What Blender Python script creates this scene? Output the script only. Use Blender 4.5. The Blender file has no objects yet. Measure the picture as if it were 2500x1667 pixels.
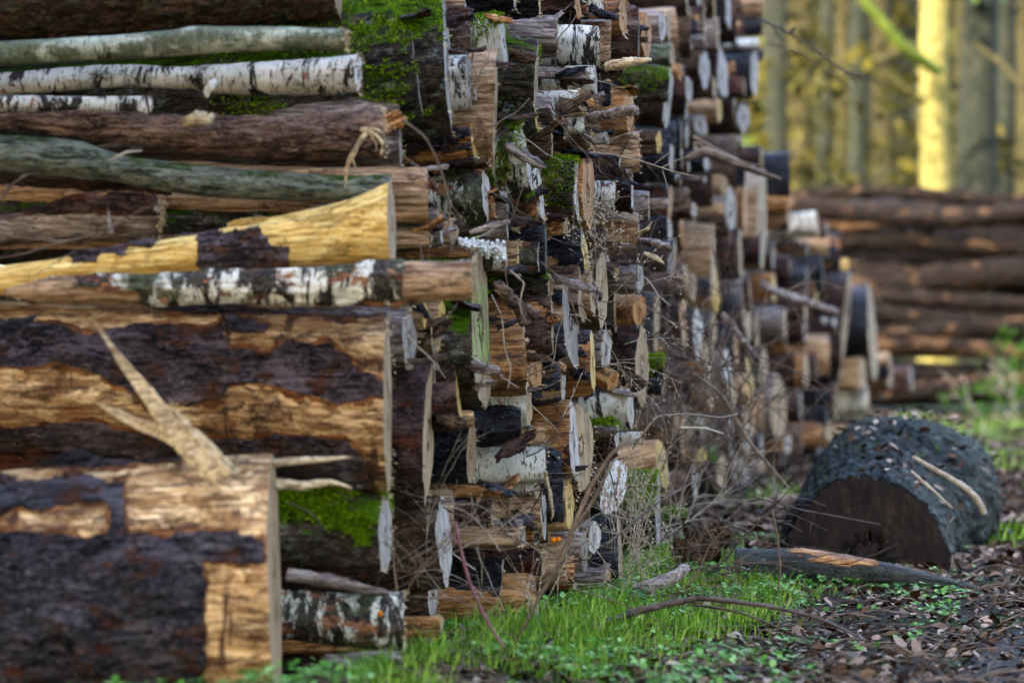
import bpy, math, random
import numpy as np
from mathutils import Vector, Matrix, Euler

# ------------------------------------------------------------------ camera, sky, sun, exposure
SC = bpy.context.scene
COL = SC.collection
R = math.radians
F, CX, HY, CH = 6941.0, 1250.0, 811.0, 1.0      # focal length in photo pixels, centre column, horizon row, eye height
cam_d = bpy.data.cameras.new('camera')
cam = bpy.data.objects.new('camera', cam_d)
COL.objects.link(cam)
cam_d.sensor_width = 36.0
cam_d.lens = F / 2500 * 36
cam.location = (0, 0, CH)
cam.rotation_euler = (R(90) - math.atan(22.5 / F), 0, 0)
cam_d.clip_end = 1000
cam_d.dof.use_dof = True
cam_d.dof.focus_distance = 9.95
cam_d.dof.aperture_fstop = 2.15
SC.camera = cam

SUN_EL, SUN_AZ = R(31), R(222)
world = bpy.data.worlds.new('World')
SC.world = world
world.use_nodes = True
wn = world.node_tree
sky = wn.nodes.new('ShaderNodeTexSky')
sky.sky_type = 'NISHITA'
sky.sun_disc = False
sky.sun_elevation = SUN_EL
sky.sun_rotation = SUN_AZ
sky.dust_density = 3.0
sky.ozone_density = 0.6
wn.links.new(sky.outputs[0], wn.nodes['Background'].inputs[0])
wn.nodes['Background'].inputs[1].default_value = 0.15
sun_d = bpy.data.lights.new('sun', 'SUN')
sun_d.energy = 2.0
sun_d.angle = R(0.6)
sun_d.color = (1.0, 0.89, 0.70)
sun = bpy.data.objects.new('sun', sun_d)
COL.objects.link(sun)
sdir = Vector((math.sin(SUN_AZ) * math.cos(SUN_EL), math.cos(SUN_AZ) * math.cos(SUN_EL), math.sin(SUN_EL)))
sun.rotation_euler = sdir.to_track_quat('Z', 'Y').to_euler()
SC.view_settings.view_transform = 'Standard'
SC.view_settings.look = 'None'
SC.view_settings.gamma = 1
SC.view_settings.exposure = 3.75
SC.cycles.max_bounces = 6
SC.cycles.transparent_max_bounces = 4

rng = np.random.default_rng(7)
random.seed(7)

# ------------------------------------------------------------------ noise
_perm = rng.permutation(256)
_perm = np.concatenate([_perm, _perm, _perm])
_g = rng.normal(size=(256, 3))
_g /= np.linalg.norm(_g, axis=1)[:, None]

def pn(x, y, z):
    x, y, z = np.broadcast_arrays(np.asarray(x, float), np.asarray(y, float), np.asarray(z, float))
    xi, yi, zi = np.floor(x).astype(int), np.floor(y).astype(int), np.floor(z).astype(int)
    xf, yf, zf = x - xi, y - yi, z - zi
    u, v, w = [t * t * t * (t * (t * 6 - 15) + 10) for t in (xf, yf, zf)]
    out = 0
    for dx in (0, 1):
        for dy in (0, 1):
            for dz in (0, 1):
                h = _perm[_perm[_perm[(xi + dx) & 255] + ((yi + dy) & 255)] + ((zi + dz) & 255)]
                gr = _g[h]
                d = gr[..., 0] * (xf - dx) + gr[..., 1] * (yf - dy) + gr[..., 2] * (zf - dz)
                out = out + d * (u if dx else 1 - u) * (v if dy else 1 - v) * (w if dz else 1 - w)
    return out * 1.5

def fbm(x, y, z, o=3):
    s, a = 0, 1.0
    for k in range(o):
        s = s + a * pn(x * 2 ** k + 17 * k, y * 2 ** k, z * 2 ** k)
        a *= 0.5
    return s

# ------------------------------------------------------------------ object helpers
def mesh_np(name, V, faces, smooth=True):
    """V (n,3); faces: list of int arrays, each (m,3) or (m,4)"""
    me = bpy.data.meshes.new(name)
    V = np.asarray(V, np.float32)
    faces = [np.asarray(f, np.int32) for f in faces if len(f)]
    me.vertices.add(len(V))
    me.vertices.foreach_set('co', V.ravel())
    loops = np.concatenate([f.ravel() for f in faces])
    tot = np.concatenate([np.full(len(f), f.shape[1], np.int32) for f in faces])
    st = np.concatenate([[0], np.cumsum(tot)[:-1]]).astype(np.int32)
    me.loops.add(len(loops))
    me.loops.foreach_set('vertex_index', loops)
    me.polygons.add(len(tot))
    me.polygons.foreach_set('loop_start', st)
    me.polygons.foreach_set('loop_total', tot)
    me.update(calc_edges=True)
    me.validate()
    if smooth:
        me.polygons.foreach_set('use_smooth', np.ones(len(me.polygons), bool))
    return me

def link(name, me, mat=None, parent=None):
    o = bpy.data.objects.new(name, me)
    COL.objects.link(o)
    if mat is not None and me is not None:
        me.materials.append(mat)
    if parent is not None:
        o.parent = parent
    return o

def tag(o, label=None, cat=None, group=None, kind=None):
    for k, v in (('label', label), ('category', cat), ('group', group), ('kind', kind)):
        if v:
            o[k] = v
    return o

def at(px, py, D):
    return Vector(((px - CX) / F * D, D, CH + (HY - py) / F * D))

# ------------------------------------------------------------------ materials
class NG:
    def __init__(s, name):
        s.m = bpy.data.materials.new(name)
        s.m.use_nodes = True
        s.t = s.m.node_tree
        s.b = s.t.nodes['Principled BSDF']
        s.b.inputs['Specular IOR Level'].default_value = 0.14 if 'floor' not in name and 'leaves' not in name and 'gravel' not in name else 0.05
        tc = s.t.nodes.new('ShaderNodeTexCoord')
        s.obj = tc.outputs['Object']
        s.nor = tc.outputs['Normal']
        s.rand = s.t.nodes.new('ShaderNodeObjectInfo').outputs['Random']
        c = s.n('ShaderNodeCombineXYZ', {}, {0: s.math('MULTIPLY', s.rand, 37.0), 1: s.math('MULTIPLY', s.rand, 91.0), 2: s.math('MULTIPLY', s.rand, 53.0)})
        s.v = s.n('ShaderNodeVectorMath', {'operation': 'ADD'}, {0: s.obj, 1: c.outputs[0]}).outputs[0]
    def n(s, typ, props, inp):
        nd = s.t.nodes.new(typ)
        for k, v in props.items():
            setattr(nd, k, v)
        for k, v in inp.items():
            if isinstance(v, bpy.types.NodeSocket):
                s.t.links.new(v, nd.inputs[k])
            elif v is not None:
                if isinstance(v, tuple) and len(v) == 3 and nd.inputs[k].type == 'RGBA':
                    v = v + (1,)
                nd.inputs[k].default_value = v
        return nd
    def math(s, op, a, b=None, clamp=False):
        return s.n('ShaderNodeMath', {'operation': op, 'use_clamp': clamp}, {0: a, 1: b}).outputs[0]
    def sc(s, vec, xyz):
        return s.n('ShaderNodeVectorMath', {'operation': 'MULTIPLY'}, {0: vec, 1: xyz}).outputs[0]
    def noise(s, xyz, detail=4, rough=0.55, off=0.0, dist=0.0):
        v = s.sc(s.v, xyz)
        if off:
            v = s.n('ShaderNodeVectorMath', {'operation': 'ADD'}, {0: v, 1: (off, off, off)}).outputs[0]
        return s.n('ShaderNodeTexNoise', {}, {'Vector': v, 'Scale': 1.0, 'Detail': detail, 'Roughness': rough, 'Distortion': dist}).outputs[0]
    def vor(s, xyz, feature='DISTANCE_TO_EDGE', rnd=1.0):
        v = s.sc(s.v, xyz)
        wob = s.n('ShaderNodeTexNoise', {}, {'Vector': v, 'Scale': 2.0, 'Detail': 2.0})
        v = s.n('ShaderNodeVectorMath', {'operation': 'ADD'}, {0: v, 1: wob.outputs[1]}).outputs[0]
        nd = s.n('ShaderNodeTexVoronoi', {'feature': feature}, {'Vector': v, 'Scale': 1.0, 'Randomness': rnd})
        return nd.outputs[0]
    def ramp(s, f, stops, interp='LINEAR'):
        nd = s.n('ShaderNodeValToRGB', {}, {0: f})
        cr = nd.color_ramp
        cr.interpolation = interp
        while len(cr.elements) < len(stops):
            cr.elements.new(0.5)
        for e, (p, c) in zip(cr.elements, stops):
            e.position = p
            e.color = (c if isinstance(c, tuple) else (c, c, c)) + (1,)
        return nd.outputs[0]
    def mix(s, f, a, b, mode='MIX'):
        nd = s.n('ShaderNodeMix', {'data_type': 'RGBA', 'blend_type': mode}, {0: f, 6: a, 7: b})
        return nd.outputs[2]
    def step(s, f, lo, hi):
        return s.n('ShaderNodeMapRange', {'interpolation_type': 'SMOOTHSTEP'}, {0: f, 1: lo, 2: hi}).outputs[0]
    def up(s, lo=0.0, hi=0.8):
        g = s.t.nodes.new('ShaderNodeNewGeometry')
        z = s.n('ShaderNodeSeparateXYZ', {}, {0: g.outputs['Normal']}).outputs[2]
        return s.step(z, lo, hi)
    def finish(s, col, rough, height=None, bump=0.3, dist=0.006, var=0.35, sat=0.12):
        val = s.math('ADD', s.math('MULTIPLY', s.rand, var), 1 - var / 2)
        hsv = s.n('ShaderNodeHueSaturation', {}, {'Color': col, 'Value': val, 'Saturation': 1 + sat})
        s.t.links.new(hsv.outputs[0], s.b.inputs['Base Color'])
        if isinstance(rough, bpy.types.NodeSocket):
            s.t.links.new(rough, s.b.inputs['Roughness'])
        else:
            s.b.inputs['Roughness'].default_value = rough
        if height is not None:
            bp = s.n('ShaderNodeBump', {}, {'Strength': bump, 'Distance': dist, 'Height': height})
            s.t.links.new(bp.outputs[0], s.b.inputs['Normal'])
        return s.m

MOSS = (0.10, 0.19, 0.015)

def bark_mat(name, c0, c1, c2, plate=(14, 34, 34), lichen=0.0, lcol=(0.25, 0.30, 0.26), moss=0.0, flake=None, rough=0.5, cracks=0.14, dk=(0.40, 0.50, 0.85), spk=0.55):
    c0, c1, c2 = [tuple(x * k for x in c) for c, k in zip((c0, c1, c2), dk)]
    g = NG(name)
    big = g.noise((4, 7, 7), 5, 0.6)
    fine = g.noise((55, 110, 110), 5, 0.7, 3.1)
    pl = g.vor(plate)
    cell = g.vor(plate, 'F1')
    col = g.ramp(big, [(0.32, c0), (0.5, c1), (0.7, c2)])
    col = g.mix(g.step(fine, 0.35, 0.75), col, g.mix(0.75, col, c2))
    crack = g.step(pl, 0.0, cracks)
    br = g.math('MULTIPLY', g.step(g.noise((8, 14, 14), 5, 0.7, 40.0), 0.40, 0.62), 0.85)
    pl2 = g.step(g.vor(tuple(2.3 * q for q in plate)), 0.0, cracks * 1.3)
    crack = g.math('SUBTRACT', 1.0, g.math('MULTIPLY', g.math('SUBTRACT', 1.0, g.math('MULTIPLY', crack, g.math('ADD', g.math('MULTIPLY', pl2, 0.5), 0.5))), br))
    layer = g.noise((10, 75, 75), 5, 0.75, 17.0, 0.6)
    col = g.mix(crack, tuple(x * 0.28 for x in c0), col)
    if flake:
        fl = g.step(g.noise((9, 16, 16), 6, 0.65, 7.7), 0.54, 0.6)
        col = g.mix(fl, col, flake)
    if lichen:
        li = g.step(g.noise((16, 26, 26), 8, 0.75, 12.3), 0.66 - 0.3 * lichen, 0.70 - 0.26 * lichen)
        col = g.mix(g.math('MULTIPLY', li, 0.85), col, g.ramp(fine, [(0.3, tuple(x * 0.45 for x in lcol)), (0.62, lcol)]))
    if moss:
        mo = g.step(g.math('ADD', g.noise((7, 11, 11), 6, 0.7, 21.0), g.math('MULTIPLY', g.up(-0.3, 0.9), 0.25)), 0.86 - 0.36 * moss, 0.96 - 0.36 * moss)
        col = g.mix(mo, col, g.ramp(fine, [(0.3, (0.02, 0.045, 0.008)), (0.65, MOSS)]))
    col = g.mix(g.step(layer, 0.36, 0.56), tuple(x * 0.6 for x in c0), col)
    specks = g.step(g.noise((70, 110, 110), 3, 0.6, 31.0), 0.665, 0.72)
    col = g.mix(g.math('MULTIPLY', specks, spk), col, (0.42, 0.37, 0.36))
    g.b.inputs['Specular IOR Level'].default_value = 0.10 if 'frosty' not in name else 0.03
    h = g.math('ADD', g.math('MULTIPLY', crack, 0.8), g.math('ADD', g.math('MULTIPLY', fine, 0.8), g.math('ADD', g.math('MULTIPLY', cell, 0.3), g.math('MULTIPLY', layer, 1.2))))
    rg = g.math('ADD', g.math('MULTIPLY', fine, 0.7), rough - 0.38)
    return g.finish(col, rg, h, 0.95, 0.014, 0.6)

def birch_mat(name, dirty=0.3, base=(0.70, 0.68, 0.61), green=0.2):
    g = NG(name)
    fine = g.noise((60, 60, 60), 5, 0.7)
    col = g.ramp(g.noise((9, 5, 5), 4, 0.6), [(0.35, tuple(x * 0.66 for x in base)), (0.6, base)])
    dash = g.step(g.noise((120, 26, 26), 4, 0.65, 4.0), 0.575, 0.62)
    col = g.mix(g.math('MULTIPLY', dash, 0.9), col, (0.05, 0.035, 0.03))
    band = g.step(g.noise((14, 4.5, 4.5), 6, 0.75, 9.0, 0.5), 0.62 - 0.2 * dirty, 0.66 - 0.2 * dirty)
    col = g.mix(band, col, g.ramp(fine, [(0.4, (0.006, 0.005, 0.005)), (0.65, (0.06, 0.05, 0.04))]))
    peel = g.step(g.noise((10, 16, 16), 6, 0.7, 15.0), 0.68 - 0.14 * dirty, 0.70 - 0.14 * dirty)
    col = g.mix(peel, col, g.ramp(g.noise((20, 40, 40), 3, 0.5, 3), [(0.4, (0.09, 0.03, 0.025)), (0.6, (0.30, 0.15, 0.09))]))
    gr = g.step(g.noise((5, 8, 8), 7, 0.75, 25.0), 0.70 - 0.3 * green, 0.80 - 0.3 * green)
    col = g.mix(g.math('MULTIPLY', gr, 0.85), col, g.ramp(fine, [(0.35, (0.010, 0.014, 0.006)), (0.65, (0.10, 0.11, 0.055))]))
    h = g.math('SUBTRACT', g.math('ADD', fine, g.math('MULTIPLY', peel, -0.8)), g.math('MULTIPLY', band, -0.6))
    return g.finish(col, 0.42, h, 0.5, 0.008, 0.25)

def wood_mat(name, c0, c1, c2, stain=0.3, stcol=(0.05, 0.025, 0.018), bites=False, resid=0.5, rcol=(0.20, 0.085, 0.05)):
    c0, c2 = tuple(x * 0.55 for x in c0), tuple(min(0.85, x * 1.12) for x in c2)
    g = NG(name)
    grain = g.noise((5, 75, 75), 7, 0.75)
    blot = g.noise((6, 13, 13), 7, 0.72, 5.0, 0.5)
    col = g.ramp(grain, [(0.36, c0), (0.5, c1), (0.64, c2)])
    col = g.mix(g.step(blot, 0.50, 0.68), col, g.mix(0.65, col, c2))
    rs = g.step(g.noise((9, 22, 22), 8, 0.78, 54.0, 0.8), 0.62 - 0.18 * resid, 0.72 - 0.18 * resid)
    col = g.mix(g.math('MULTIPLY', rs, 0.8), col, g.ramp(grain, [(0.35, tuple(x * 0.5 for x in rcol)), (0.65, tuple(x * 1.4 for x in rcol))]))
    st = g.step(g.noise((6, 15, 15), 8, 0.8, 14.0, 0.6), 0.66 - 0.30 * stain, 0.76 - 0.30 * stain)
    col = g.mix(g.math('MULTIPLY', st, 0.85), col, stcol)
    ck = g.step(g.noise((7, 170, 170), 3, 0.6, 9.0), 0.62, 0.67)
    col = g.mix(g.math('MULTIPLY', ck, 0.7), col, tuple(x * 0.2 for x in c0))
    sp = g.step(g.noise((70, 110, 110), 3, 0.6, 31.0), 0.63, 0.69)
    col = g.mix(g.math('MULTIPLY', sp, 0.7), col, (0.05, 0.022, 0.015))
    sp2 = g.step(g.noise((80, 120, 120), 3, 0.6, 71.0), 0.66, 0.72)
    col = g.mix(g.math('MULTIPLY', sp2, 0.6), col, (0.62, 0.55, 0.48))
    if bites:
        w = g.noise((17, 3.0, 2.0), 3, 0.6, 63.0, 0.3)
        bt = g.math('MULTIPLY', g.step(w, 0.58, 0.62), g.step(g.noise((3, 6, 6), 4, 0.6, 88), 0.42, 0.52))
        col = g.mix(g.math('MULTIPLY', bt, 0.85), col, (0.035, 0.014, 0.012))
    h = g.math('ADD', g.math('ADD', grain, g.math('MULTIPLY', ck, -1.2)), g.math('MULTIPLY', rs, 0.8))
    return g.finish(col, g.math('ADD', g.math('MULTIPLY', grain, 0.45), 0.25), h, 0.8, 0.005, 0.5)

def cut_mat(name, c0, c1, c2, mould=0.0, rings=120.0, green=False, saw=0.5):
    c0 = tuple(x * 0.6 for x in c0)
    g = NG(name)
    s = g.n('ShaderNodeSeparateXYZ', {}, {0: g.obj})
    y, z = s.outputs[1], s.outputs[2]
    wob = g.noise((5, 9, 9), 4, 0.6)
    r = g.math('SQRT', g.math('ADD', g.math('POWER', y, 2.0), g.math('POWER', z, 2.0)))
    r = g.math('ADD', r, g.math('MULTIPLY', wob, 0.035))
    ring = g.math('ADD', g.math('MULTIPLY', g.math('SINE', g.math('MULTIPLY', r, rings * 5.0)), 0.5), 0.5)
    grime = g.noise((10, 26, 9), 7, 0.75, 3.0)
    col = g.ramp(grime, [(0.3, c0), (0.52, c1), (0.7, c2)])
    col = g.mix(g.math('MULTIPLY', ring, 0.35), col, c0)
    streak = g.noise((20, 160, 5), 4, 0.7, 8.0)
    col = g.mix(g.math('MULTIPLY', g.step(streak, 0.45, 0.7), saw), col, c2)
    dk = g.step(g.noise((9, 16, 6), 7, 0.78, 44.0), 0.50, 0.66)
    col = g.mix(g.math('MULTIPLY', dk, 0.7), col, tuple(x * 0.6 for x in c0))
    if mould:
        mo = g.step(g.noise((30, 34, 20), 8, 0.8, 19.0), 0.68 - 0.3 * mould, 0.74 - 0.3 * mould)
        col = g.mix(mo, col, (0.66, 0.64, 0.66))
    if green:
        gp = g.step(g.noise((8, 70, 6), 6, 0.75, 2.0), 0.53, 0.60)
        gz = g.math('MULTIPLY', g.step(z, 0.16, 0.10), g.step(z, -0.20, -0.08))
        col = g.mix(g.math('MULTIPLY', g.math('MULTIPLY', gp, gz), 0.85), col, (0.22, 0.62, 0.07))
    h = g.math('ADD', g.math('MULTIPLY', ring, 0.3), streak)
    return g.finish(col, 0.7, h, 0.4, 0.003, 0.25)

def plain_mat(name, stops, sc=(20, 20, 20), rough=0.6, trans=0.0, var=0.3, bump=0.3, rnd_pt=False):
    g = NG(name)
    f = g.noise(sc, 5, 0.65)
    if rnd_pt:
        geo = g.t.nodes.new('ShaderNodeNewGeometry')
        f = g.math('ADD', g.math('MULTIPLY', f, 0.3), g.math('MULTIPLY', geo.outputs['Random Per Island'], 0.7))
    col = g.ramp(f, stops)
    m = g.finish(col, rough, g.noise(tuple(3 * x for x in sc), 4, 0.6, 2), bump, 0.004, var)
    if trans:
        tr = g.n('ShaderNodeBsdfTranslucent', {}, {'Color': col})
        mx = g.n('ShaderNodeMixShader', {}, {0: trans, 1: g.b.outputs[0], 2: tr.outputs[0]})
        g.t.links.new(mx.outputs[0], g.t.nodes['Material Output'].inputs[0])
    return m

MAT = {
    'P': bark_mat('purple_pine_bark', (0.034, 0.016, 0.018), (0.085, 0.047, 0.045), (0.22, 0.14, 0.12), flake=(0.13, 0.05, 0.035)),
    'K': bark_mat('black_wet_bark', (0.012, 0.012, 0.018), (0.038, 0.037, 0.052), (0.12, 0.12, 0.15), plate=(20, 36, 36), rough=0.38, lichen=0.15, lcol=(0.12, 0.13, 0.15)),
    'N': bark_mat('brown_bark', (0.05, 0.028, 0.018), (0.14, 0.08, 0.05), (0.28, 0.18, 0.12), plate=(16, 40, 40), lichen=0.12),
    'R': bark_mat('reddish_bark', (0.07, 0.038, 0.032), (0.18, 0.105, 0.085), (0.38, 0.26, 0.20), plate=(12, 30, 30), lichen=0.1, dk=(0.5, 0.75, 1.05)),
    'M': bark_mat('mossy_dark_bark', (0.020, 0.018, 0.013), (0.07, 0.055, 0.038), (0.20, 0.16, 0.12), lichen=0.35, moss=0.6, lcol=(0.30, 0.31, 0.29)),
    'L': bark_mat('lichen_green_bark', (0.06, 0.07, 0.04), (0.17, 0.19, 0.12), (0.36, 0.38, 0.27), plate=(30, 60, 60), lichen=0.75, moss=0.45, cracks=0.05, lcol=(0.40, 0.43, 0.35), dk=(0.5, 0.7, 1.0)),
    'J': bark_mat('flaky_spruce_bark', (0.07, 0.038, 0.026), (0.18, 0.10, 0.065), (0.38, 0.26, 0.18), plate=(26, 46, 46), lichen=0.4, lcol=(0.18, 0.22, 0.14), flake=(0.17, 0.085, 0.07), cracks=0.2, dk=(0.6, 0.8, 1.0)),
    'B': birch_mat('white_birch_bark', 0.5, base=(0.60, 0.58, 0.52), green=0.5),
    'C': birch_mat('clean_birch_bark', 0.05, base=(0.46, 0.48, 0.38), green=0.95),
    'D': birch_mat('dirty_birch_bark', 0.85, green=0.65),
    'T': wood_mat('tan_bare_wood', (0.15, 0.085, 0.05), (0.34, 0.215, 0.13), (0.58, 0.42, 0.28), 0.45),
    'O': wood_mat('orange_bare_wood', (0.15, 0.06, 0.025), (0.32, 0.155, 0.07), (0.52, 0.31, 0.16), 0.55),
    'Y': wood_mat('yellow_bare_wood', (0.46, 0.27, 0.085), (0.66, 0.44, 0.17), (0.82, 0.64, 0.34), 0.34, (0.16, 0.095, 0.04), resid=0.45, rcol=(0.36, 0.22, 0.08)),
    'G': wood_mat('grey_weathered_wood', (0.07, 0.052, 0.048), (0.19, 0.15, 0.135), (0.42, 0.36, 0.33), 0.5, rcol=(0.10, 0.06, 0.055)),
    'W': wood_mat('bitten_bare_wood', (0.26, 0.14, 0.065), (0.50, 0.32, 0.17), (0.78, 0.60, 0.40), 0.58, (0.035, 0.014, 0.010), bites=True, resid=0.85, rcol=(0.19, 0.085, 0.04)),
    'S': bark_mat('blue_purple_bark_sheet', (0.012, 0.009, 0.011), (0.048, 0.037, 0.045), (0.29, 0.235, 0.28), plate=(7, 15, 15), flake=(0.10, 0.05, 0.035), rough=0.42, cracks=0.07),  # purple bark whose pale tone also paints a blue-grey sheen over the black
    'I': wood_mat('rusty_inner_bark', (0.07, 0.025, 0.012), (0.17, 0.07, 0.03), (0.34, 0.17, 0.08), 0.5, (0.02, 0.009, 0.007), resid=0.5, rcol=(0.10, 0.035, 0.02)),
    'F': bark_mat('far_dark_brown_bark', (0.008, 0.005, 0.004), (0.020, 0.013, 0.009), (0.06, 0.042, 0.030), plate=(3, 9, 9), dk=(1, 1, 1), spk=0.1),
    'E': wood_mat('far_bare_wood', (0.04, 0.022, 0.010), (0.09, 0.052, 0.026), (0.17, 0.11, 0.06), 0.5),
    'Z': bark_mat('smooth_grey_bark', (0.05, 0.052, 0.048), (0.10, 0.105, 0.10), (0.17, 0.18, 0.17), plate=(3, 6, 6), lichen=0.3, lcol=(0.08, 0.09, 0.075), cracks=0.02, dk=(0.35, 0.35, 0.4)),
    'X': bark_mat('frosty_lichen_bark', (0.010, 0.012, 0.013), (0.030, 0.036, 0.038), (0.12, 0.15, 0.16), plate=(5, 14, 14), lichen=0.38, lcol=(0.13, 0.165, 0.175), rough=0.6, cracks=0.35, moss=0.12, dk=(0.12, 0.07, 0.07), spk=0.25),
    'Q': bark_mat('black_bark_sheet', (0.009, 0.008, 0.009), (0.026, 0.024, 0.030), (0.17, 0.155, 0.19), plate=(7, 15, 15), flake=(0.07, 0.03, 0.02), rough=0.40, cracks=0.07),
}
CUT = {
    'w': cut_mat('white_mouldy_cut', (0.20, 0.155, 0.14), (0.36, 0.30, 0.28), (0.56, 0.51, 0.49), 0.25, saw=0.9),
    't': cut_mat('tan_cut', (0.18, 0.11, 0.065), (0.33, 0.22, 0.14), (0.48, 0.35, 0.24)),
    'g': cut_mat('grey_cut', (0.13, 0.10, 0.09), (0.25, 0.21, 0.19), (0.40, 0.36, 0.34), 0.25),
    'o': cut_mat('orange_cut', (0.22, 0.10, 0.045), (0.40, 0.20, 0.10), (0.56, 0.34, 0.18)),
    'y': cut_mat('yellow_cut', (0.32, 0.19, 0.06), (0.52, 0.34, 0.13), (0.66, 0.50, 0.26)),
    'x': cut_mat('brown_cut_white_mould', (0.14, 0.06, 0.03), (0.27, 0.13, 0.06), (0.40, 0.22, 0.12), 0.75),
    'X': cut_mat('speckled_rotten_cut', (0.006, 0.005, 0.006), (0.014, 0.010, 0.009), (0.045, 0.030, 0.023), 0.0, rings=30, saw=0.3),
    'k': cut_mat('dark_rotten_cut', (0.005, 0.004, 0.004), (0.013, 0.009, 0.008), (0.038, 0.027, 0.025), 0.1, rings=50),
    'v': cut_mat('green_marked_cut', (0.13, 0.085, 0.06), (0.26, 0.18, 0.12), (0.40, 0.30, 0.20), 0.0, rings=60, green=True),
}
M_MOSS = plain_mat('moss', [(0.2, (0.035, 0.07, 0.006)), (0.5, (0.13, 0.24, 0.014)), (0.85, (0.32, 0.44, 0.045))], (25, 25, 25), 0.8, 0.3, rnd_pt=True)
M_TWIG = plain_mat('dry_twig', [(0.3, (0.06, 0.042, 0.032)), (0.7, (0.20, 0.15, 0.115))], (30, 30, 30), 0.6)
M_PALE = plain_mat('pale_dry_stem', [(0.3, (0.20, 0.16, 0.12)), (0.7, (0.44, 0.39, 0.32))], (30, 30, 30), 0.6)
M_DTWIG = plain_mat('dark_twig', [(0.3, (0.03, 0.022, 0.02)), (0.7, (0.11, 0.085, 0.075))], (30, 30, 30), 0.55)
M_RED = plain_mat('reddish_stem', [(0.3, (0.12, 0.045, 0.06)), (0.7, (0.26, 0.13, 0.15))], (20, 20, 20), 0.5)
M_SPLIT = wood_mat('splintered_wood', (0.26, 0.18, 0.10), (0.46, 0.36, 0.23), (0.66, 0.55, 0.38), 0.1)
M_FUNGUS = plain_mat('white_fungus', [(0.3, (0.55, 0.56, 0.55)), (0.7, (0.82, 0.83, 0.82))], (40, 40, 40), 0.8)
M_ORANGE = plain_mat('orange_fungus', [(0.3, (0.45, 0.12, 0.02)), (0.7, (0.65, 0.25, 0.05))], (60, 60, 60), 0.5)

# ------------------------------------------------------------------ log builder
BUMP = {'F': (0.006, 4, 20), 'E': (0.004, 4, 20), 'Z': (0.003, 6, 10), 'X': (0.020, 3.5, 14), 'S': (0.010, 7, 20), 'Q': (0.010, 7, 20),  # metres, frequency along, frequency around
    'P': (0.007, 16, 38), 'K': (0.005, 18, 34), 'N': (0.005, 18, 42), 'R': (0.006, 14, 34), 'M': (0.009, 14, 26), 'L': (0.004, 12, 22),
    'J': (0.008, 26, 44), 'B': (0.003, 10, 14), 'C': (0.002, 8, 12), 'D': (0.006, 12, 20), 'T': (0.004, 5, 34), 'O': (0.005, 5, 30),
    'Y': (0.004, 3, 16), 'G': (0.006, 6, 30), 'W': (0.004, 5, 26)}

def sub_grid_faces(nx, nt, keep=None):
    i, j = np.meshgrid(np.arange(nx - 1), np.arange(nt), indexing='ij')
    j2 = (j + 1) % nt
    f = np.stack([i * nt + j, i * nt + j2, (i + 1) * nt + j2, (i + 1) * nt + j], -1)
    return f[keep] if keep is not None else f.reshape(-1, 4)

def compress(V, fl):
    used = np.unique(np.concatenate([f.ravel() for f in fl if len(f)]))
    mp = np.full(len(V), -1)
    mp[used] = np.arange(len(used))
    return V[used], [mp[f] for f in fl]

def tufts(P, N, n, size, seed, spread=0.8):
    r = np.random.default_rng(seed)
    if len(P) == 0:
        return None
    idx = r.integers(0, len(P), n)
    B = P[idx] + r.normal(size=(n, 3)) * size * 0.5
    d = N[idx] + r.normal(size=(n, 3)) * spread
    d /= np.linalg.norm(d, axis=1)[:, None] + 1e-6
    s = np.cross(d, r.normal(size=(n, 3)))
    s /= np.linalg.norm(s, axis=1)[:, None] + 1e-6
    L = size * r.uniform(0.6, 1.6, (n, 1))
    V = np.concatenate([B - s * L * 0.28, B + s * L * 0.28, B + d * L], 0)
    a = np.arange(n)
    return V, np.stack([a, a + n, a + 2 * n], 1)

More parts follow.
